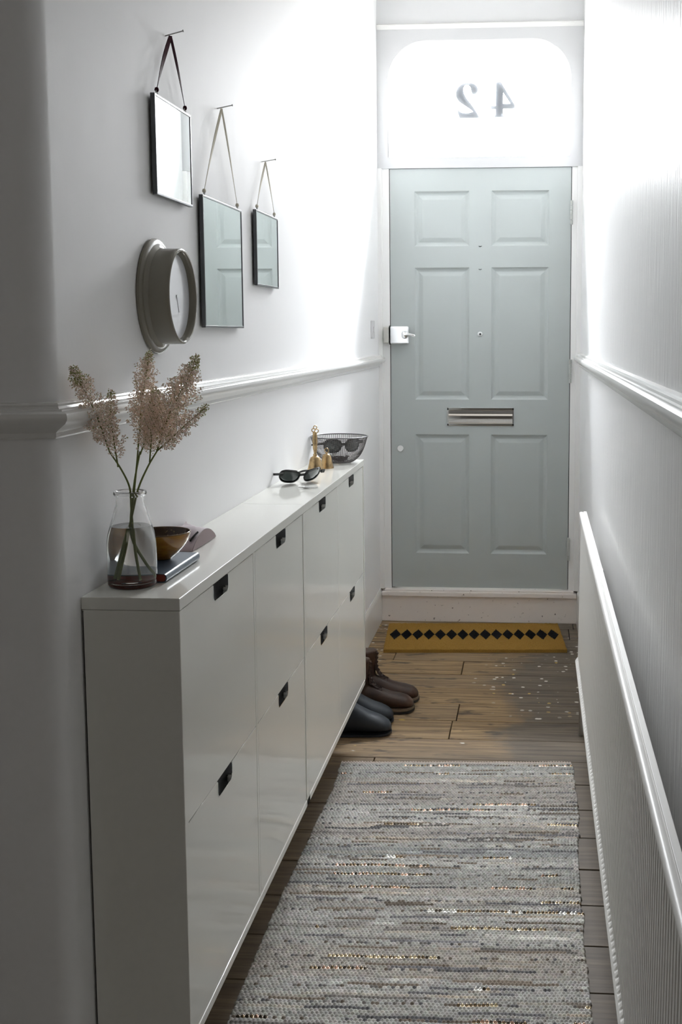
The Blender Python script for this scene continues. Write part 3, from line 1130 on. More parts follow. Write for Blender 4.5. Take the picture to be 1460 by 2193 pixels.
# ------------------------------------------------------------------ glass bottle vase with water
VC = (-0.0985, 0.080, 0.9)
vase = thing('glass_vase', 'clear glass milk-bottle vase half full of water at cabinet near end', 'vase', VC)
outp = [(0.030, 0.0), (0.0355, 0.002), (0.0375, 0.006), (0.0378, 0.020), (0.0378, 0.060), (0.0374, 0.072), (0.0355, 0.084), (0.0315, 0.098), (0.0265, 0.114),
        (0.0225, 0.128), (0.0212, 0.138), (0.0212, 0.142), (0.0245, 0.1435), (0.0255, 0.1465), (0.0245, 0.1500)]
inp = [(0.0215, 0.1505), (0.0195, 0.1485), (0.0190, 0.140), (0.0203, 0.128), (0.0243, 0.114), (0.0293, 0.098), (0.0333, 0.084), (0.0350, 0.072), (0.0354, 0.060), (0.0354, 0.014), (0.0335, 0.009), (0.027, 0.0075), (0.010, 0.0085)]
q = MB()
q.lathe([(0.0, 0.0015), (0.020, 0.0015)] + outp + inp + [(0.0, 0.0085)], (0, 0, 0), 64)
q.build('bottle', M_glass, parent=vase, smooth=60)
q = MB()
wp = [(0.0, 0.0087), (0.010, 0.0087), (0.0272, 0.0077), (0.0338, 0.0092), (0.0357, 0.014), (0.0357, 0.060), (0.0353, 0.072), (0.0336, 0.084), (0.0303, 0.096), (0.0, 0.0955)]
q.lathe(wp, (0, 0, 0), 64)
q.build('water', M_water, parent=vase, smooth=60)

# ------------------------------------------------------------------ astilbe stems
M_stem = mat('green_stem', (0.13, 0.17, 0.045), 0.5, spec=0.3)
M_stemd = mat('dark_olive_stem', (0.17, 0.20, 0.065), 0.5, spec=0.3)
M_flo = mat('dusty_pink_florets', (0.88, 0.72, 0.66), 0.8, spec=0.2, var=((220, 220, 220), (0.86, 0.78, 0.66), 0.35, 0.7))
M_bud = mat('green_buds', (0.40, 0.40, 0.18), 0.7)


def floret(mb, p, d, s, rnd, mi=0):
    d = d.normalized()
    a = d.orthogonal().normalized()
    b = d.cross(a)
    ang = rnd.uniform(0, 6.28)
    a, b = a * math.cos(ang) + b * math.sin(ang), b * math.cos(ang) - a * math.sin(ang)
    l, w = s, s * 0.36
    mb.add([p, p + d * l * .5 + a * w, p + d * l * .5 - a * w * .5 + b * w * .85, p + d * l * .5 - a * w * .5 - b * w * .85, p + d * l],
           [(0, 2, 1), (0, 3, 2), (0, 1, 3), (4, 1, 2), (4, 2, 3), (4, 3, 1)], mi)


def astilbe(label, stem_pts, plumes, seed, foot):
    rnd = random.Random(seed)
    t = thing('astilbe_stem', label, 'flower', tuple(foot), group='astilbe stems in the vase')
    F = Vector(foot)
    sm = MB()
    sp_ = catmull([Vector(p) - F for p in stem_pts], 6)
    sm.tube(sp_, [0.0021 - 0.0009 * i / len(sp_) for i in range(len(sp_))], 8)
    # small side shoots where the stem forks to its plumes
    fl_ = MB()
    for (pts, width, n, green) in plumes:
        ax = catmull([Vector(p) - F for p in pts], 10)
        sm.tube(ax, [0.0011 * (1 - 0.7 * i / len(ax)) + 0.0002 for i in range(len(ax))], 6)
        L = len(ax) - 1
        start = 0.10
        for k in range(n):
            u = start + (1 - start) * k / n
            fi = u * L
            i0 = min(int(fi), L - 1)
            p = ax[i0].lerp(ax[i0 + 1], fi - i0)
            tg = (ax[i0 + 1] - ax[i0]).normalized()
            az = k * 2.39996 + rnd.uniform(-.3, .3)
            o1 = tg.orthogonal().normalized()
            o2 = tg.cross(o1)
            out_ = o1 * math.cos(az) + o2 * math.sin(az)
            prof_ = (1 - ((u - start) / (1 - start)) ** 1.25) * min(1.0, 0.55 + (u - start) * 3)
            ln = width * prof_ * rnd.uniform(0.55, 1.35) + 0.003
            dirn = (out_ * 0.80 + tg * 0.62).normalized()
            # keep it in front of the wall
            m_ = max(2, int(ln / 0.0042))
            prev = p
            for s_ in range(m_):
                v = (s_ + 1) / m_
                d2 = (dirn + tg * 0.30 * v + Vector((0, 0, -0.15 * v))).normalized()
                cur = prev + d2 * (ln / m_)
                wx = (cur + F).x
                if wx < WL + 0.004:
                    cur.x = WL + 0.004 - F.x
                sm.tube([prev, cur], 0.00028, 3, cap=False)
                sub_l = 0.0075 * (1 - 0.75 * v) + 0.0012
                for h in range(7):
                    an = rnd.uniform(0, 6.28)
                    p1 = d2.orthogonal().normalized()
                    p2 = d2.cross(p1)
                    dd = (p1 * math.cos(an) + p2 * math.sin(an)) * 0.9 + d2 * rnd.uniform(0.1, 0.8)
                    base = prev.lerp(cur, rnd.random()) + dd.normalized() * sub_l * rnd.uniform(0.1, 1.0)
                    if (base + F).x < WL + 0.003:
                        continue
                    gr = rnd.random() < (0.75 if u > green else 0.10)
                    floret(fl_, base, dd, rnd.uniform(0.0026, 0.0046) * (0.8 if gr else 1), rnd, 1 if gr else 0)
                prev = cur
    sm.build('stem', [M_stemd], parent=t, smooth=60)
    fl_.build('plume', [M_flo, M_bud], parent=t)
    return t


z0 = 0.9
astilbe('astilbe stem leaning left in the vase with a drooping pink plume', [(-0.082, 0.064, 0.914), (-0.092, 0.074, 0.96), (-0.0975, 0.081, 1.02), (-0.098, 0.078, 1.055), (-0.106, 0.066, 1.085), (-0.117, 0.050, 1.113)],
        [([(-0.117, 0.050, 1.113), (-0.119, 0.033, 1.140), (-0.122, 0.014, 1.172), (-0.127, -0.010, 1.205), (-0.130, -0.030, 1.225), (-0.131, -0.045, 1.244)], 0.036, 60, 0.74),
         ([(-0.108, 0.058, 1.090), (-0.108, 0.046, 1.125), (-0.110, 0.040, 1.160), (-0.108, 0.036, 1.185), (-0.106, 0.034, 1.206)], 0.022, 34, 0.85)], 11, (-0.082, 0.064, 0.912))
astilbe('middle astilbe stem with upright pale pink plume in the vase', [(-0.112, 0.066, 0.914), (-0.106, 0.080, 0.96), (-0.098, 0.086, 1.02), (-0.0925, 0.084, 1.055), (-0.090, 0.094, 1.10), (-0.090, 0.104, 1.135)],
        [([(-0.090, 0.104, 1.125), (-0.089, 0.110, 1.155), (-0.088, 0.114, 1.185), (-0.083, 0.118, 1.215), (-0.079, 0.120, 1.240), (-0.0755, 0.120, 1.262)], 0.036, 64, 0.86)], 23, (-0.112, 0.066, 0.912))
astilbe('astilbe stem leaning right in the vase with the fullest feathery plume', [(-0.118, 0.078, 0.914), (-0.108, 0.076, 0.96), (-0.094, 0.079, 1.02), (-0.085, 0.081, 1.055), (-0.069, 0.080, 1.088), (-0.053, 0.078, 1.113)],
        [([(-0.053, 0.078, 1.113), (-0.042, 0.078, 1.145), (-0.028, 0.078, 1.178), (-0.012, 0.080, 1.208), (0.002, 0.080, 1.232), (0.011, 0.080, 1.257)], 0.046, 80, 0.80),
         ([(-0.053, 0.078, 1.113), (-0.035, 0.072, 1.127), (-0.014, 0.066, 1.145), (0.010, 0.062, 1.165), (0.031, 0.060, 1.182)], 0.022, 40, 0.82),
         ([(-0.066, 0.080, 1.095), (-0.064, 0.085, 1.130), (-0.062, 0.088, 1.160), (-0.060, 0.092, 1.185), (-0.058, 0.094, 1.205)], 0.034, 50, 0.9)], 37, (-0.118, 0.078, 0.912))
# the fork of leafless shoot under water, part of the right stem's neighbour
astilbe('short bare green stem standing among the astilbe in the vase', [(-0.070, 0.088, 0.913), (-0.086, 0.086, 0.94), (-0.102, 0.088, 0.985), (-0.0965, 0.092, 1.055), (-0.086, 0.096, 1.110)],
        [([(-0.086, 0.096, 1.105), (-0.078, 0.100, 1.130), (-0.070, 0.104, 1.160), (-0.066, 0.106, 1.190)], 0.028, 36, 0.9)], 51, (-0.070, 0.088, 0.912))

# ------------------------------------------------------------------ notebook, amber bowl, glasses pouch
bk = thing('notebook', 'small blue notebook with dark red page edges under the amber bowl', 'notebook', (-0.092, 0.196, 0.9), 0.0)
bw_, bl_, bt_ = 0.078, 0.182, 0.015
M_bl = mat('blue_grey_cover', (0.07, 0.105, 0.15), 0.32, spec=0.5)
q = MB()
prof = [(-bw_ / 2, 0.0005), (bw_ / 2 - 0.004, 0.0005)]
for i in range(7):
    a = -math.pi / 2 + i / 6 * math.pi
    prof.append((bw_ / 2 - 0.004 + 0.005 * math.cos(a), bt_ / 2 + (bt_ / 2 - 0.0005) * math.sin(a)))
prof += [(-bw_ / 2, bt_), (-bw_ / 2, bt_ - 0.0015), (bw_ / 2 - 0.004, bt_ - 0.0015)]
for i in range(1, 6):
    a = math.pi / 2 - i / 6 * math.pi
    prof.append((bw_ / 2 - 0.004 + 0.0035 * math.cos(a), bt_ / 2 + (bt_ / 2 - 0.002) * math.sin(a)))
prof += [(bw_ / 2 - 0.004, 0.002), (-bw_ / 2, 0.002)]
q.loft([[(x, y, z) for x, z in prof] for y in (-bl_ / 2, bl_ / 2)])
q.build('cover', M_bl, parent=bk, smooth=40)
q = MB()
q.loft([[(x, y, z) for x, z in [(-bw_ / 2 + 0.002, 0.002), (bw_ / 2 - 0.004, 0.002), (bw_ / 2 - 0.001, bt_ / 2), (bw_ / 2 - 0.004, bt_ - 0.0015), (-bw_ / 2 + 0.002, bt_ - 0.0015)]] for y in (-bl_ / 2 + 0.001, bl_ / 2 - 0.001)])
q.build('pages', mat('dark_red_page_edges', (0.22, 0.035, 0.018), 0.6), parent=bk)
q = MB()
q.loft([[(0.020, y, z), (0.028, y, z), (0.028, y, z + 0.0008), (0.020, y, z + 0.0008)] for y, z in ((0.08, 0.008), (0.093, 0.0075), (0.100, 0.004), (0.110, 0.0008))])
q.build('ribbon_marker', mat('coral_ribbon', (0.65, 0.16, 0.10), 0.6), parent=bk)

AB = (-0.0985, 0.222, 0.9155)
ab = thing('amber_bowl', 'small amber brown glass bowl standing on the blue notebook', 'bowl', AB)
prof_o = [(0.0, 0.0), (0.016, 0.0), (0.0185, 0.002), (0.021, 0.005), (0.030, 0.012), (0.0395, 0.023), (0.0455, 0.032), (0.0485, 0.041), (0.0492, 0.045)]
prof_i = [(0.0475, 0.0462), (0.0465, 0.041), (0.0433, 0.034), (0.0375, 0.0245), (0.028, 0.0145), (0.015, 0.0085), (0.0, 0.0075)]
M_amb = mat('amber_glaze', (0.38, 0.175, 0.018), 0.10, spec=0.6, coat=0.6, var=((30, 30, 60), (0.22, 0.085, 0.008), 0.4, 0.7))
M_ambi = mat('dark_glazed_inside', (0.05, 0.022, 0.010), 0.15, spec=0.6, var=((140, 140, 140), (0.22, 0.14, 0.06), 0.60, 0.66))
q = MB()
q.lathe(prof_o[1:], (0, 0, 0), 56)
n0 = len(q.f)
q = MB()
rings = []
full = prof_o + prof_i
q.lathe(full, (0, 0, 0), 56)
q.mi = [0] * len(q.f)
for i, f in enumerate(q.f):
    if len(f) == 4:
        rr_ = f[0] // 56
        if rr_ >= len(prof_o) - 1:
            q.mi[i] = 1
q.build('bowl', [M_amb, M_ambi], parent=ab, smooth=60)
q = MB()
q.tube([(0.0484 * math.cos(a), 0.0484 * math.sin(a), 0.0460) for a in [i * 2 * math.pi / 56 for i in range(56)]], 0.0010, 8, closed=True)
q.build('rim', mat('dark_gilt_rim', (0.16, 0.10, 0.05), 0.15, 0.4), parent=ab, smooth=60)

pc = thing('glasses_case', 'soft mauve leather glasses pouch behind the amber bowl', 'glasses case', (-0.1180, 0.442, 0.9))
M_lil = mat('mauve_leather', (0.43, 0.36, 0.39), 0.35, spec=0.5, bump=((200, 200, 200), 0.1, 0.001))
M_lild = mat('dusky_mauve_leather', (0.24, 0.17, 0.175), 0.45)
q = MB()
NYc, NXc = 24, 10
rings = []
Lc, Wc = 0.160, 0.059
for i in range(NYc + 1):
    v = i / NYc
    y = (v - 0.5) * Lc
    hgt = 0.030 * math.sin(math.pi * v) ** 0.75 + 0.0015
    top_ = []
    wmid = 1.0
    for j in range(NXc + 1):
        u = j / NXc
        x = (u - 0.5) * Wc * wmid
        hw = max(hgt, 0.029 * v)
        top_.append((x, y, (hw * (1 - u) + hgt * u) * (1 - 0.10 * (2 * u - 1) ** 2)))
    bot = [(x, y_, 0.0008) for x, y_, z_ in reversed(top_)]
    rings.append(top_ + bot)
q.loft(rings)
# the concave end that faces the hall
q.build('body', M_lil, parent=pc, smooth=50)
q = MB()
r1, r2 = [], []
for i in range(NYc + 1):
    v = i / NYc
    y = (v - 0.5) * (Lc - 0.004)
    hgt = (0.030 * math.sin(math.pi * v) ** 0.75) * 0.88 + 0.001
    r1.append((Wc / 2 + 0.0008 + 0.002 * math.sin(math.pi * v), y, 0.001))
    r2.append((Wc / 2 + 0.0008, y, hgt))
r3 = [(x - 0.0018, y, z) for x, y, z in r2]
r4 = [(x - 0.0018, y, z) for x, y, z in r1]
q.loft([r1, r2, r3, r4, r1], cap=False, closed=False)
q.build('side_fold', M_lild, parent=pc, smooth=50)
# pointed flap folded over the top
q = MB()
fl_pts = [(-0.0285, -0.03), (-0.0285, 0.079), (0.000, 0.030), (0.020, -0.020), (0.0255, -0.038), (0.019, -0.055), (0.0, -0.052)]


def topz(x, y):
    v = max(0, min(1, y / Lc + 0.5))
    u = x / Wc + 0.5
    hg = 0.030 * max(0, math.sin(math.pi * v)) ** 0.75 + 0.0015
    return max(hg, 0.029 * v) * (1 - u) + hg * u + 0.0016


cen = (-0.010, 0.000)
segs = []
n = len(fl_pts)
fine_ = []
for i in range(n):
    a, b = fl_pts[i], fl_pts[(i + 1) % n]
    for k in range(4):
        fine_.append((a[0] + (b[0] - a[0]) * k / 4, a[1] + (b[1] - a[1]) * k / 4))
rings = []
for s_ in (0.02, 0.25, 0.5, 0.75, 1.0):
    rings.append([(cen[0] + (x - cen[0]) * s_, cen[1] + (y - cen[1]) * s_, topz(cen[0] + (x - cen[0]) * s_, cen[1] + (y - cen[1]) * s_)) for x, y in fine_])
top_all = rings
bot_all = [[(x, y, z - 0.0012) for x, y, z in r] for r in reversed(rings)]
q.loft(top_all + bot_all)
q.build('flap', M_lil, parent=pc, smooth=40)
q = MB()
for (xa, ya, xb, yb, w) in ((0.006, -0.050, 0.013, -0.034, 0.0026), (0.0215, -0.062, 0.0275, -0.034, 0.0030)):
    pts = [(xa + (xb - xa) * k / 4, ya + (yb - ya) * k / 4, topz(xa + (xb - xa) * k / 4, ya + (yb - ya) * k / 4) + 0.0004) for k in range(5)]
    q.tube(pts, w * 0.6, 8)
q.build('slot', M_black, parent=pc, smooth=50)

# ------------------------------------------------------------------ sunglasses
M_blk = mat('black_acetate', (0.008, 0.008, 0.009), 0.12, spec=0.6)
M_lens = mat('dark_green_lens', (0.022, 0.036, 0.036), 0.04, spec=0.9, coat=1.0)


def sunglasses(label, loc, rz, tilt, group='pairs of sunglasses'):
    t = thing('sunglasses', label, 'sunglasses', loc, rz, group)
    tl = math.radians(tilt)

    def T(x, y, z):
        # frame stands leaning back on its temples
        return (x, y * math.cos(tl) - z * math.sin(tl), y * math.sin(tl) + z * math.cos(tl))
    fr_ = MB()
    for s_ in (-1, 1):
        cx = s_ * 0.034
        o_, i_ = [], []
        for k in range(28):
            a = k * 2 * math.pi / 28
            ca, sa = math.cos(a), math.sin(a)
            ex = 0.0275 * math.copysign(abs(ca) ** 0.75, ca) * (1 + 0.10 * sa)
            ez = 0.0215 * math.copysign(abs(sa) ** 0.75, sa)
            yy = 0.0006 * ((cx + ex) / 0.01) ** 2 * 0.55
            o_.append((cx + ex * 1.0, yy, ez + 0.0225))
            thk = 0.0030 + (0.0022 if sa > 0.3 else 0)
            i_.append((cx + ex * (1 - thk / 0.0275), yy, 0.0225 + ez * (1 - thk / 0.0215)))
        ring = [[T(x, y, z) for x, y, z in o_], [T(x, y - 0.0035, z) for x, y, z in o_], [T(x, y - 0.0035, z) for x, y, z in i_], [T(x, y, z) for x, y, z in i_]]
        ring.append(ring[0])
        fr_.loft(ring, cap=False)
    fr_.loft([[T(x, y, z) for y, z in ((0, 0.026), (-0.0035, 0.026), (-0.0035, 0.032), (0, 0.032))] for x in (-0.009, 0.0, 0.009)])
    for s_ in (-1, 1):
        fr_.loft([[T(s_ * x, y, z) for y, z in ((0.004, 0.028), (0.0, 0.028), (0.0, 0.037), (0.004, 0.037))] for x in (0.058, 0.068)])
    fr_.build('frame', M_blk, parent=t, smooth=40)
    for s_ in (-1, 1):
        l = MB()
        cx = s_ * 0.034
        rings = []
        for rr0, yy0 in ((0.02, -0.0030), (0.5, -0.0026), (0.93, -0.0014)):
            r_ = []
            for k in range(28):
                a = k * 2 * math.pi / 28
                ca, sa = math.cos(a), math.sin(a)
                ex = 0.0275 * math.copysign(abs(ca) ** 0.75, ca) * (1 + 0.10 * sa) * rr0
                ez = 0.0215 * math.copysign(abs(sa) ** 0.75, sa) * rr0
                r_.append(T(cx + ex, yy0 + 0.0006 * ((cx + ex) / 0.01) ** 2 * 0.55, ez + 0.0225))
            rings.append(r_)
        back_ = [[(x, y + 0.0012, z) for x, y, z in r_] for r_ in reversed(rings)]
        l.loft(rings + back_)
        l.build('lens', M_lens, parent=t, smooth=50)
    for s_ in (-1, 1):
        tm_ = MB()
        a0 = Vector(T(s_ * 0.067, 0.004, 0.033))
        a1 = Vector((s_ * 0.064, 0.085, a0.z * 0.55 + 0.002))
        a2 = Vector((s_ * 0.058, 0.125, 0.0035))
        pts = catmull([a0, a0.lerp(a1, 0.5), a1, a2], 5)
        rings = []
        for i, p in enumerate(pts):
            h = 0.004 * (1 - 0.25 * i / len(pts))
            rings.append([(p.x - 0.0012, p.y, max(0.0003, p.z - h)), (p.x + 0.0012, p.y, max(0.0003, p.z - h)), (p.x + 0.0012, p.y, p.z + h * .6), (p.x - 0.0012, p.y, p.z + h * .6)])
        tm_.loft(rings)
        tm_.build('temple', M_blk, parent=t, smooth=40)
    return t


sunglasses('black sunglasses lying open on the cabinet top beside small keys', (-0.090, 1.335, 0.9008), math.radians(42), 36)

# small bunch of keys
kt = thing('key_bunch', 'two small dull keys on a ring in front of the sunglasses', 'keys', (-0.045, 1.222, 0.9))
q = MB()
q.tube([(-0.016 + 0.008 * math.cos(a), 0.008 * math.sin(a), 0.0035 + 0.0012 * math.cos(a * 2)) for a in [i * 2 * math.pi / 20 for i in range(20)]], 0.0009, 6, closed=True)
q.build('ring', M_steel, parent=kt, smooth=60)
for ang, off in ((12, 0.0012), (-24, 0.0034)):
    k = MB()
    c, s_ = math.cos(math.radians(ang)), math.sin(math.radians(ang))
    outline = []
    for i in range(12):
        a = math.radians(40 + i * 280 / 11)
        outline.append((0.006 + 0.0065 * math.cos(a), 0.0065 * math.sin(a)))
    outline += [(0.020, -0.0025), (0.026, -0.0040), (0.029, -0.0022), (0.032, -0.0042), (0.037, -0.0018), (0.038, 0.0015), (0.020, 0.0025)]
    tr_ = [(-0.012 + x * c - y * s_, x * s_ + y * c) for x, y in outline]
    k.loft([[(x, y, off) for x, y in tr_], [(x, y, off + 0.0018) for x, y in tr_]])
    k.build('key', M_steel, parent=kt)

# ------------------------------------------------------------------ brass handbells
def bell(label, loc, r, h, handle):
    t = thing('handbell', label, 'bell', loc, group='brass handbells')
    q = MB()
    q.lathe([(r * 0.90, 0.001), (r * 1.0, 0.0), (r * 1.02, 0.003), (r * 0.93, h * 0.14), (r * 0.78, h * 0.45), (r * 0.70, h * 0.72), (r * 0.56, h * 0.90), (r * 0.28, h), (r * 0.1, h * 1.01),
             (r * 0.1, h * 0.96), (r * 0.5, h * 0.86), (r * 0.66, h * 0.68), (r * 0.74, h * 0.42), (r * 0.88, h * 0.12), (r * 0.90, 0.001)], (0, 0, 0), 36)
    q.build('cup', M_brass, parent=t, smooth=60)
    q = MB()
    if handle > 0.04:
        q.lathe([(0.0, h), (0.005, h), (0.0065, h + 0.003), (0.004, h + 0.007), (0.0045, h + 0.012), (0.0065, h + 0.022), (0.0072, h + handle * 0.55), (0.0060, h + handle * 0.8), (0.0068, h + handle * 0.83), (0.004, h + handle * 0.87), (0.0, h + handle * 0.88)], (0, 0, 0), 20)
        for (cx, cz, rr_) in ((-0.0042, h + handle * 0.92, 0.0048), (0.0052, h + handle * 0.90, 0.0052), (0.001, h + handle * 1.02, 0.0048)):
            q.tube([(cx + rr_ * math.cos(a), 0.0, cz + rr_ * math.sin(a)) for a in [i * 2 * math.pi / 16 for i in range(16)]], 0.0014, 7, closed=True)
    else:
        q.lathe([(0.0, h), (0.0032, h), (0.0024, h + 0.004), (0.0, h + 0.005)], (0, 0, 0), 14)
        q.tube([(0.0055 * math.cos(a), 0.0, h + 0.010 + 0.0065 * math.sin(a)) for a in [i * 2 * math.pi / 16 for i in range(16)]], 0.0014, 7, closed=True)
    q.build('handle', M_brass, parent=t, smooth=60)
    q = MB()
    q.lathe([(0, 0.004), (0.003, 0.005), (0.004, 0.008), (0.003, 0.011), (0.0008, 0.013), (0.0008, h * 0.95), (0, h * 0.96)], (0, 0, 0), 12)
    q.build('clapper', M_brass, parent=t, smooth=60)


bell('tall brass handbell with a long looped handle beside the wire bowl', (-0.096, 1.600, 0.9), 0.0235, 0.043, 0.080)
bell('short brass bell with a ring on top, behind the tall handbell', (-0.075, 1.668, 0.9), 0.0205, 0.042, 0.02)

# ------------------------------------------------------------------ wire mesh bowl and what it holds
WC = (-0.061, 1.808, 0.9)
wb = thing('wire_bowl', 'round dark wire mesh bowl at the far end of the cabinet', 'bowl', WC)
prof_w = [(0.004, 0.0022), (0.020, 0.0018), (0.033, 0.0020), (0.046, 0.0070), (0.061, 0.020), (0.071, 0.036), (0.078, 0.053), (0.0825, 0.068), (0.0865, 0.0800)]
pw = catmull([(r, 0, z) for r, z in prof_w], 4)
q = MB()
nr = 84
for i in range(nr):
    a = i * 2 * math.pi / nr
    q.tube([(p.x * math.cos(a), p.x * math.sin(a), p.z) for p in pw], 0.00055, 4, cap=False)
for k in range(2, len(pw)):
    p = pw[k]
    q.tube([(p.x * math.cos(a), p.x * math.sin(a), p.z) for a in [j * 2 * math.pi / 44 for j in range(44)]], 0.00050, 4, closed=True)
q.build('mesh', mat('dark_wire', (0.16, 0.15, 0.15), 0.35, 0.9), parent=wb)
q = MB()
q.tube([(0.0870 * math.cos(a), 0.0870 * math.sin(a), 0.0810) for a in [j * 2 * math.pi / 64 for j in range(64)]], 0.0018, 8, closed=True)
q.build('rim', mat('dark_rim_wire', (0.14, 0.14, 0.145), 0.3, 0.9), parent=wb, smooth=60)
q = MB()
q.lathe([(0.030, 0.0), (0.036, 0.0), (0.036, 0.0026), (0.030, 0.0026), (0.030, 0.0)], (0, 0, 0), 40)
q.build('foot_ring', M_steel, parent=wb, smooth=40)
sunglasses('black sunglasses kept inside the wire mesh bowl', (-0.052, 1.812, 0.930), math.radians(38), 12)
# a coiled dark cord and small dark things under the glasses
cb = MB()
rc = random.Random(4)
pts = []
for i in range(60):
    a = i * 0.55
    rr_ = 0.014 + 0.016 * (i / 60) + rc.uniform(-0.003, 0.003)
    pts.append((rr_ * math.cos(a), rr_ * math.sin(a), 0.005 + 0.00022 * i + rc.uniform(0, 0.003)))
cb.tube(pts, 0.0017, 6)
cbo = cb.build('cord', mat('dark_brown_cord', (0.05, 0.035, 0.03), 0.7), loc=(-0.061, 1.808, 0.9), smooth=60)
tag(cbo, 'coiled dark brown cord lying in the bottom of the wire bowl', 'cord')
kb = thing('key_bunch', 'bunch of silvery keys lying inside the wire mesh bowl', 'keys', (-0.072, 1.790, 0.9235))
for n_, (ang, off) in enumerate(((200, 0.0), (160, 0.003), (120, 0.005))):
    k = MB()
    c, s_ = math.cos(math.radians(ang)), math.sin(math.radians(ang))
    tr_ = [(x * c - y * s_, x * s_ + y * c) for x, y in outline]
    k.loft([[(x, y, off) for x, y in tr_], [(x, y, off + 0.0018) for x, y in tr_]])
    k.build('key', M_steel, parent=kb)
q = MB()
q.tube([(0.010 * math.cos(a), 0.010 * math.sin(a), 0.0045) for a in [i * 2 * math.pi / 20 for i in range(20)]], 0.0010, 6, closed=True)
q.build('ring', M_steel, parent=kb, smooth=60)


# ------------------------------------------------------------------ shoes
def sec(s, w, zb, zt, cy=0.0, pw_=2.6, n=24, lean=0.0):
    r_ = []
    for k in range(n):
        a = k * 2 * math.pi / n
        ca, sa = math.cos(a), math.sin(a)
        y = w * math.copysign(abs(ca) ** (2 / pw_), ca)
        z = (zt - zb) / 2 * math.copysign(abs(sa) ** (2 / pw_), sa)
        f = 1.0 if sa < 0 else (1 - 0.18 * sa)
        r_.append((s, cy + y * f, (zb + zt) / 2 + z))
    return r_


def ringh(x0, x1, w, z, n=24, tilt=0.0):
    c = (x0 + x1) / 2
    rx = (x1 - x0) / 2
    return [(c + rx * math.cos(k * 2 * math.pi / n), w * math.sin(k * 2 * math.pi / n), z + tilt * math.cos(k * 2 * math.pi / n)) for k in range(n)]


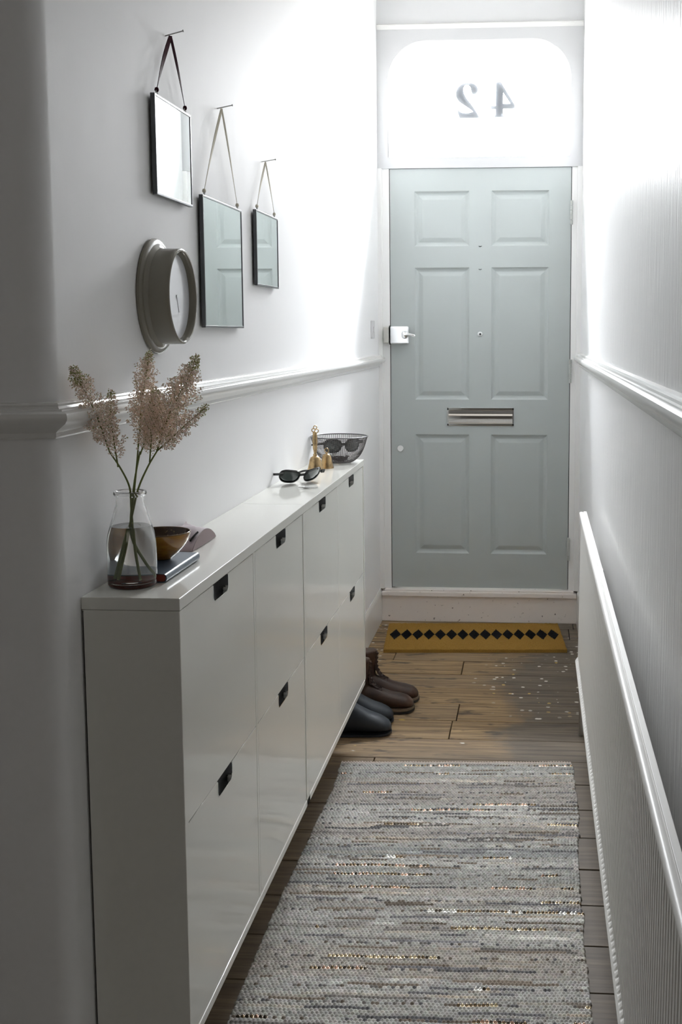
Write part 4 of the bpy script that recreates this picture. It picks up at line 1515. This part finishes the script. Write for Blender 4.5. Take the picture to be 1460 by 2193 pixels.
def make_shoe(name, label, cat, group, loc, rz, kind, flip=1, ln=1.0):
    t = thing(name, label, cat, loc, rz, group)
    up = MB()
    if kind == 'boot':
        foot = [(0.004, .020, .022, .060), (0.02, .031, .016, .080), (0.06, .034, .014, .095), (0.10, .036, .014, .090), (0.13, .040, .014, .078), (0.165, .044, .014, .066),
                (0.20, .044, .014, .060), (0.225, .039, .014, .053), (0.240, .028, .015, .043), (0.248, .014, .018, .032)]
        shaft = [(0.000, .092, .034, .05, 0), (0.000, .085, .033, .08, 0), (-0.001, .084, .033, .11, 0), (-0.002, .086, .035, .14, 0), (-0.004, .089, .038, .165, .003), (-0.005, .090, .039, .180, .005)]
    else:
        foot = [(0.004, .022, .018, .070), (0.02, .033, .012, .100), (0.06, .037, .010, .118), (0.10, .040, .010, .108), (0.13, .043, .010, .090), (0.165, .047, .010, .072),
                (0.20, .046, .010, .060), (0.222, .040, .010, .050), (0.238, .028, .012, .040), (0.246, .013, .014, .028)]
        shaft = [(0.000, .100, .036, .05, 0), (0.000, .098, .037, .09, 0), (-0.001, .098, .038, .13, 0), (-0.002, .100, .039, .160, 0.002)]
    up.loft([sec(s * ln, w, zb, zt, 0.004 * flip * math.sin(s * 12)) for s, w, zb, zt in foot])
    up.loft([ringh(a * ln, b * ln, w, z, tilt=tl) for a, b, w, z, tl in shaft])
    o = up.build('upper', M_brown if kind == 'boot' else M_blue, parent=t, smooth=180)
    r = o.modifiers.new('remesh', 'REMESH')
    r.mode = 'VOXEL'
    r.voxel_size = 0.0032
    r.use_smooth_shade = True
    sm_ = o.modifiers.new('smooth', 'SMOOTH')
    sm_.factor = 0.6
    sm_.iterations = 10
    so = MB()
    sw_ = 0.003 if kind == 'boot' else -0.001
    ol = []
    pts = [(s * ln, w) for s, w, _, _ in foot]
    for x, w in pts:
        ol.append((x, (w + sw_) + 0.004 * flip * math.sin(x * 12)))
    ol.append(((0.252 if kind == 'boot' else 0.2475) * ln, 0.0))
    for x, w in reversed(pts):
        ol.append((x, -(w + sw_) + 0.004 * flip * math.sin(x * 12)))
    ol.append((-0.002, 0.0))
    th = 0.016 if kind == 'boot' else 0.012

    def spring(x):
        return 0.004 * max(0, (x / ln - 0.19) / 0.06) ** 2
    so.loft([[(x, y, 0.0005 + spring(x)) for x, y in ol], [(x, y, th * 0.55 + spring(x)) for x, y in ol], [(x, y * 1.0, th * 0.6 + spring(x)) for x, y in ol]])
    so.build('sole', M_sole if kind == 'boot' else M_blue, parent=t, smooth=40)
    if kind == 'boot':
        wl = MB()
        wl.loft([[(x, y * 1.01, th * 0.6 + spring(x)) for x, y in ol], [(x, y * 1.01, th + spring(x)) for x, y in ol]])
        wl.build('welt', M_rand, parent=t, smooth=40)
        lc = MB()
        # crossed laces up the instep and front of the shaft
        inst = [(0.135, .077), (0.122, .083), (0.108, .091), (0.098, .103), (0.0905, .116), (0.088, .130), (0.0885, .145), (0.090, .160), (0.091, .174)]
        inst = [(x * ln + 0.0005, z) for x, z in inst]
        for i in range(len(inst) - 1):
            (x0, z0_), (x1, z1_) = inst[i], inst[i + 1]
            for s_ in (-1, 1):
                lc.tube([(x0 - 0.004, s_ * 0.014, z0_ + 0.0005), ((x0 + x1) / 2 + 0.0035, 0, (z0_ + z1_) / 2 + 0.002), (x1 - 0.004, -s_ * 0.014, z1_ + 0.0005)], 0.0017, 6)
        lc.build('laces', M_lace, parent=t, smooth=60)
        tg_ = MB()
        tg_.loft([[(x - 0.006, y, z - 0.001), (x + 0.0012, y * 0.7, z)] + [(x + 0.0012, -y * 0.7, z), (x - 0.006, -y, z - 0.001)] for (x, z), y in [(p_, 0.014) for p_ in inst]])
        tg_.build('tongue', M_brown, parent=t, smooth=60)
    return t


g1 = 'brown lace-up boots by the cabinet'
make_shoe('boot', 'brown leather lace-up boot nearer the cabinet, toe towards hall', 'boot', g1, (-0.106, 2.165, 0.0008), math.radians(4), 'boot', 1, 0.93)
make_shoe('boot', 'brown leather lace-up boot nearer the doormat, toe towards hall', 'boot', g1, (-0.098, 2.285, 0.0008), math.radians(1), 'boot', -1, 0.92)
g2 = 'navy rubber ankle boots under the cabinet'
make_shoe('rubber_boot', 'navy rubber ankle boot nearest the rug, half under the cabinet', 'boot', g2, (-0.134, 1.925, 0.0008), math.radians(9), 'welly', 1, 0.86)
make_shoe('rubber_boot', 'navy rubber ankle boot beside the brown boots under the cabinet', 'boot', g2, (-0.142, 2.045, 0.0008), math.radians(7), 'welly', -1, 0.86)
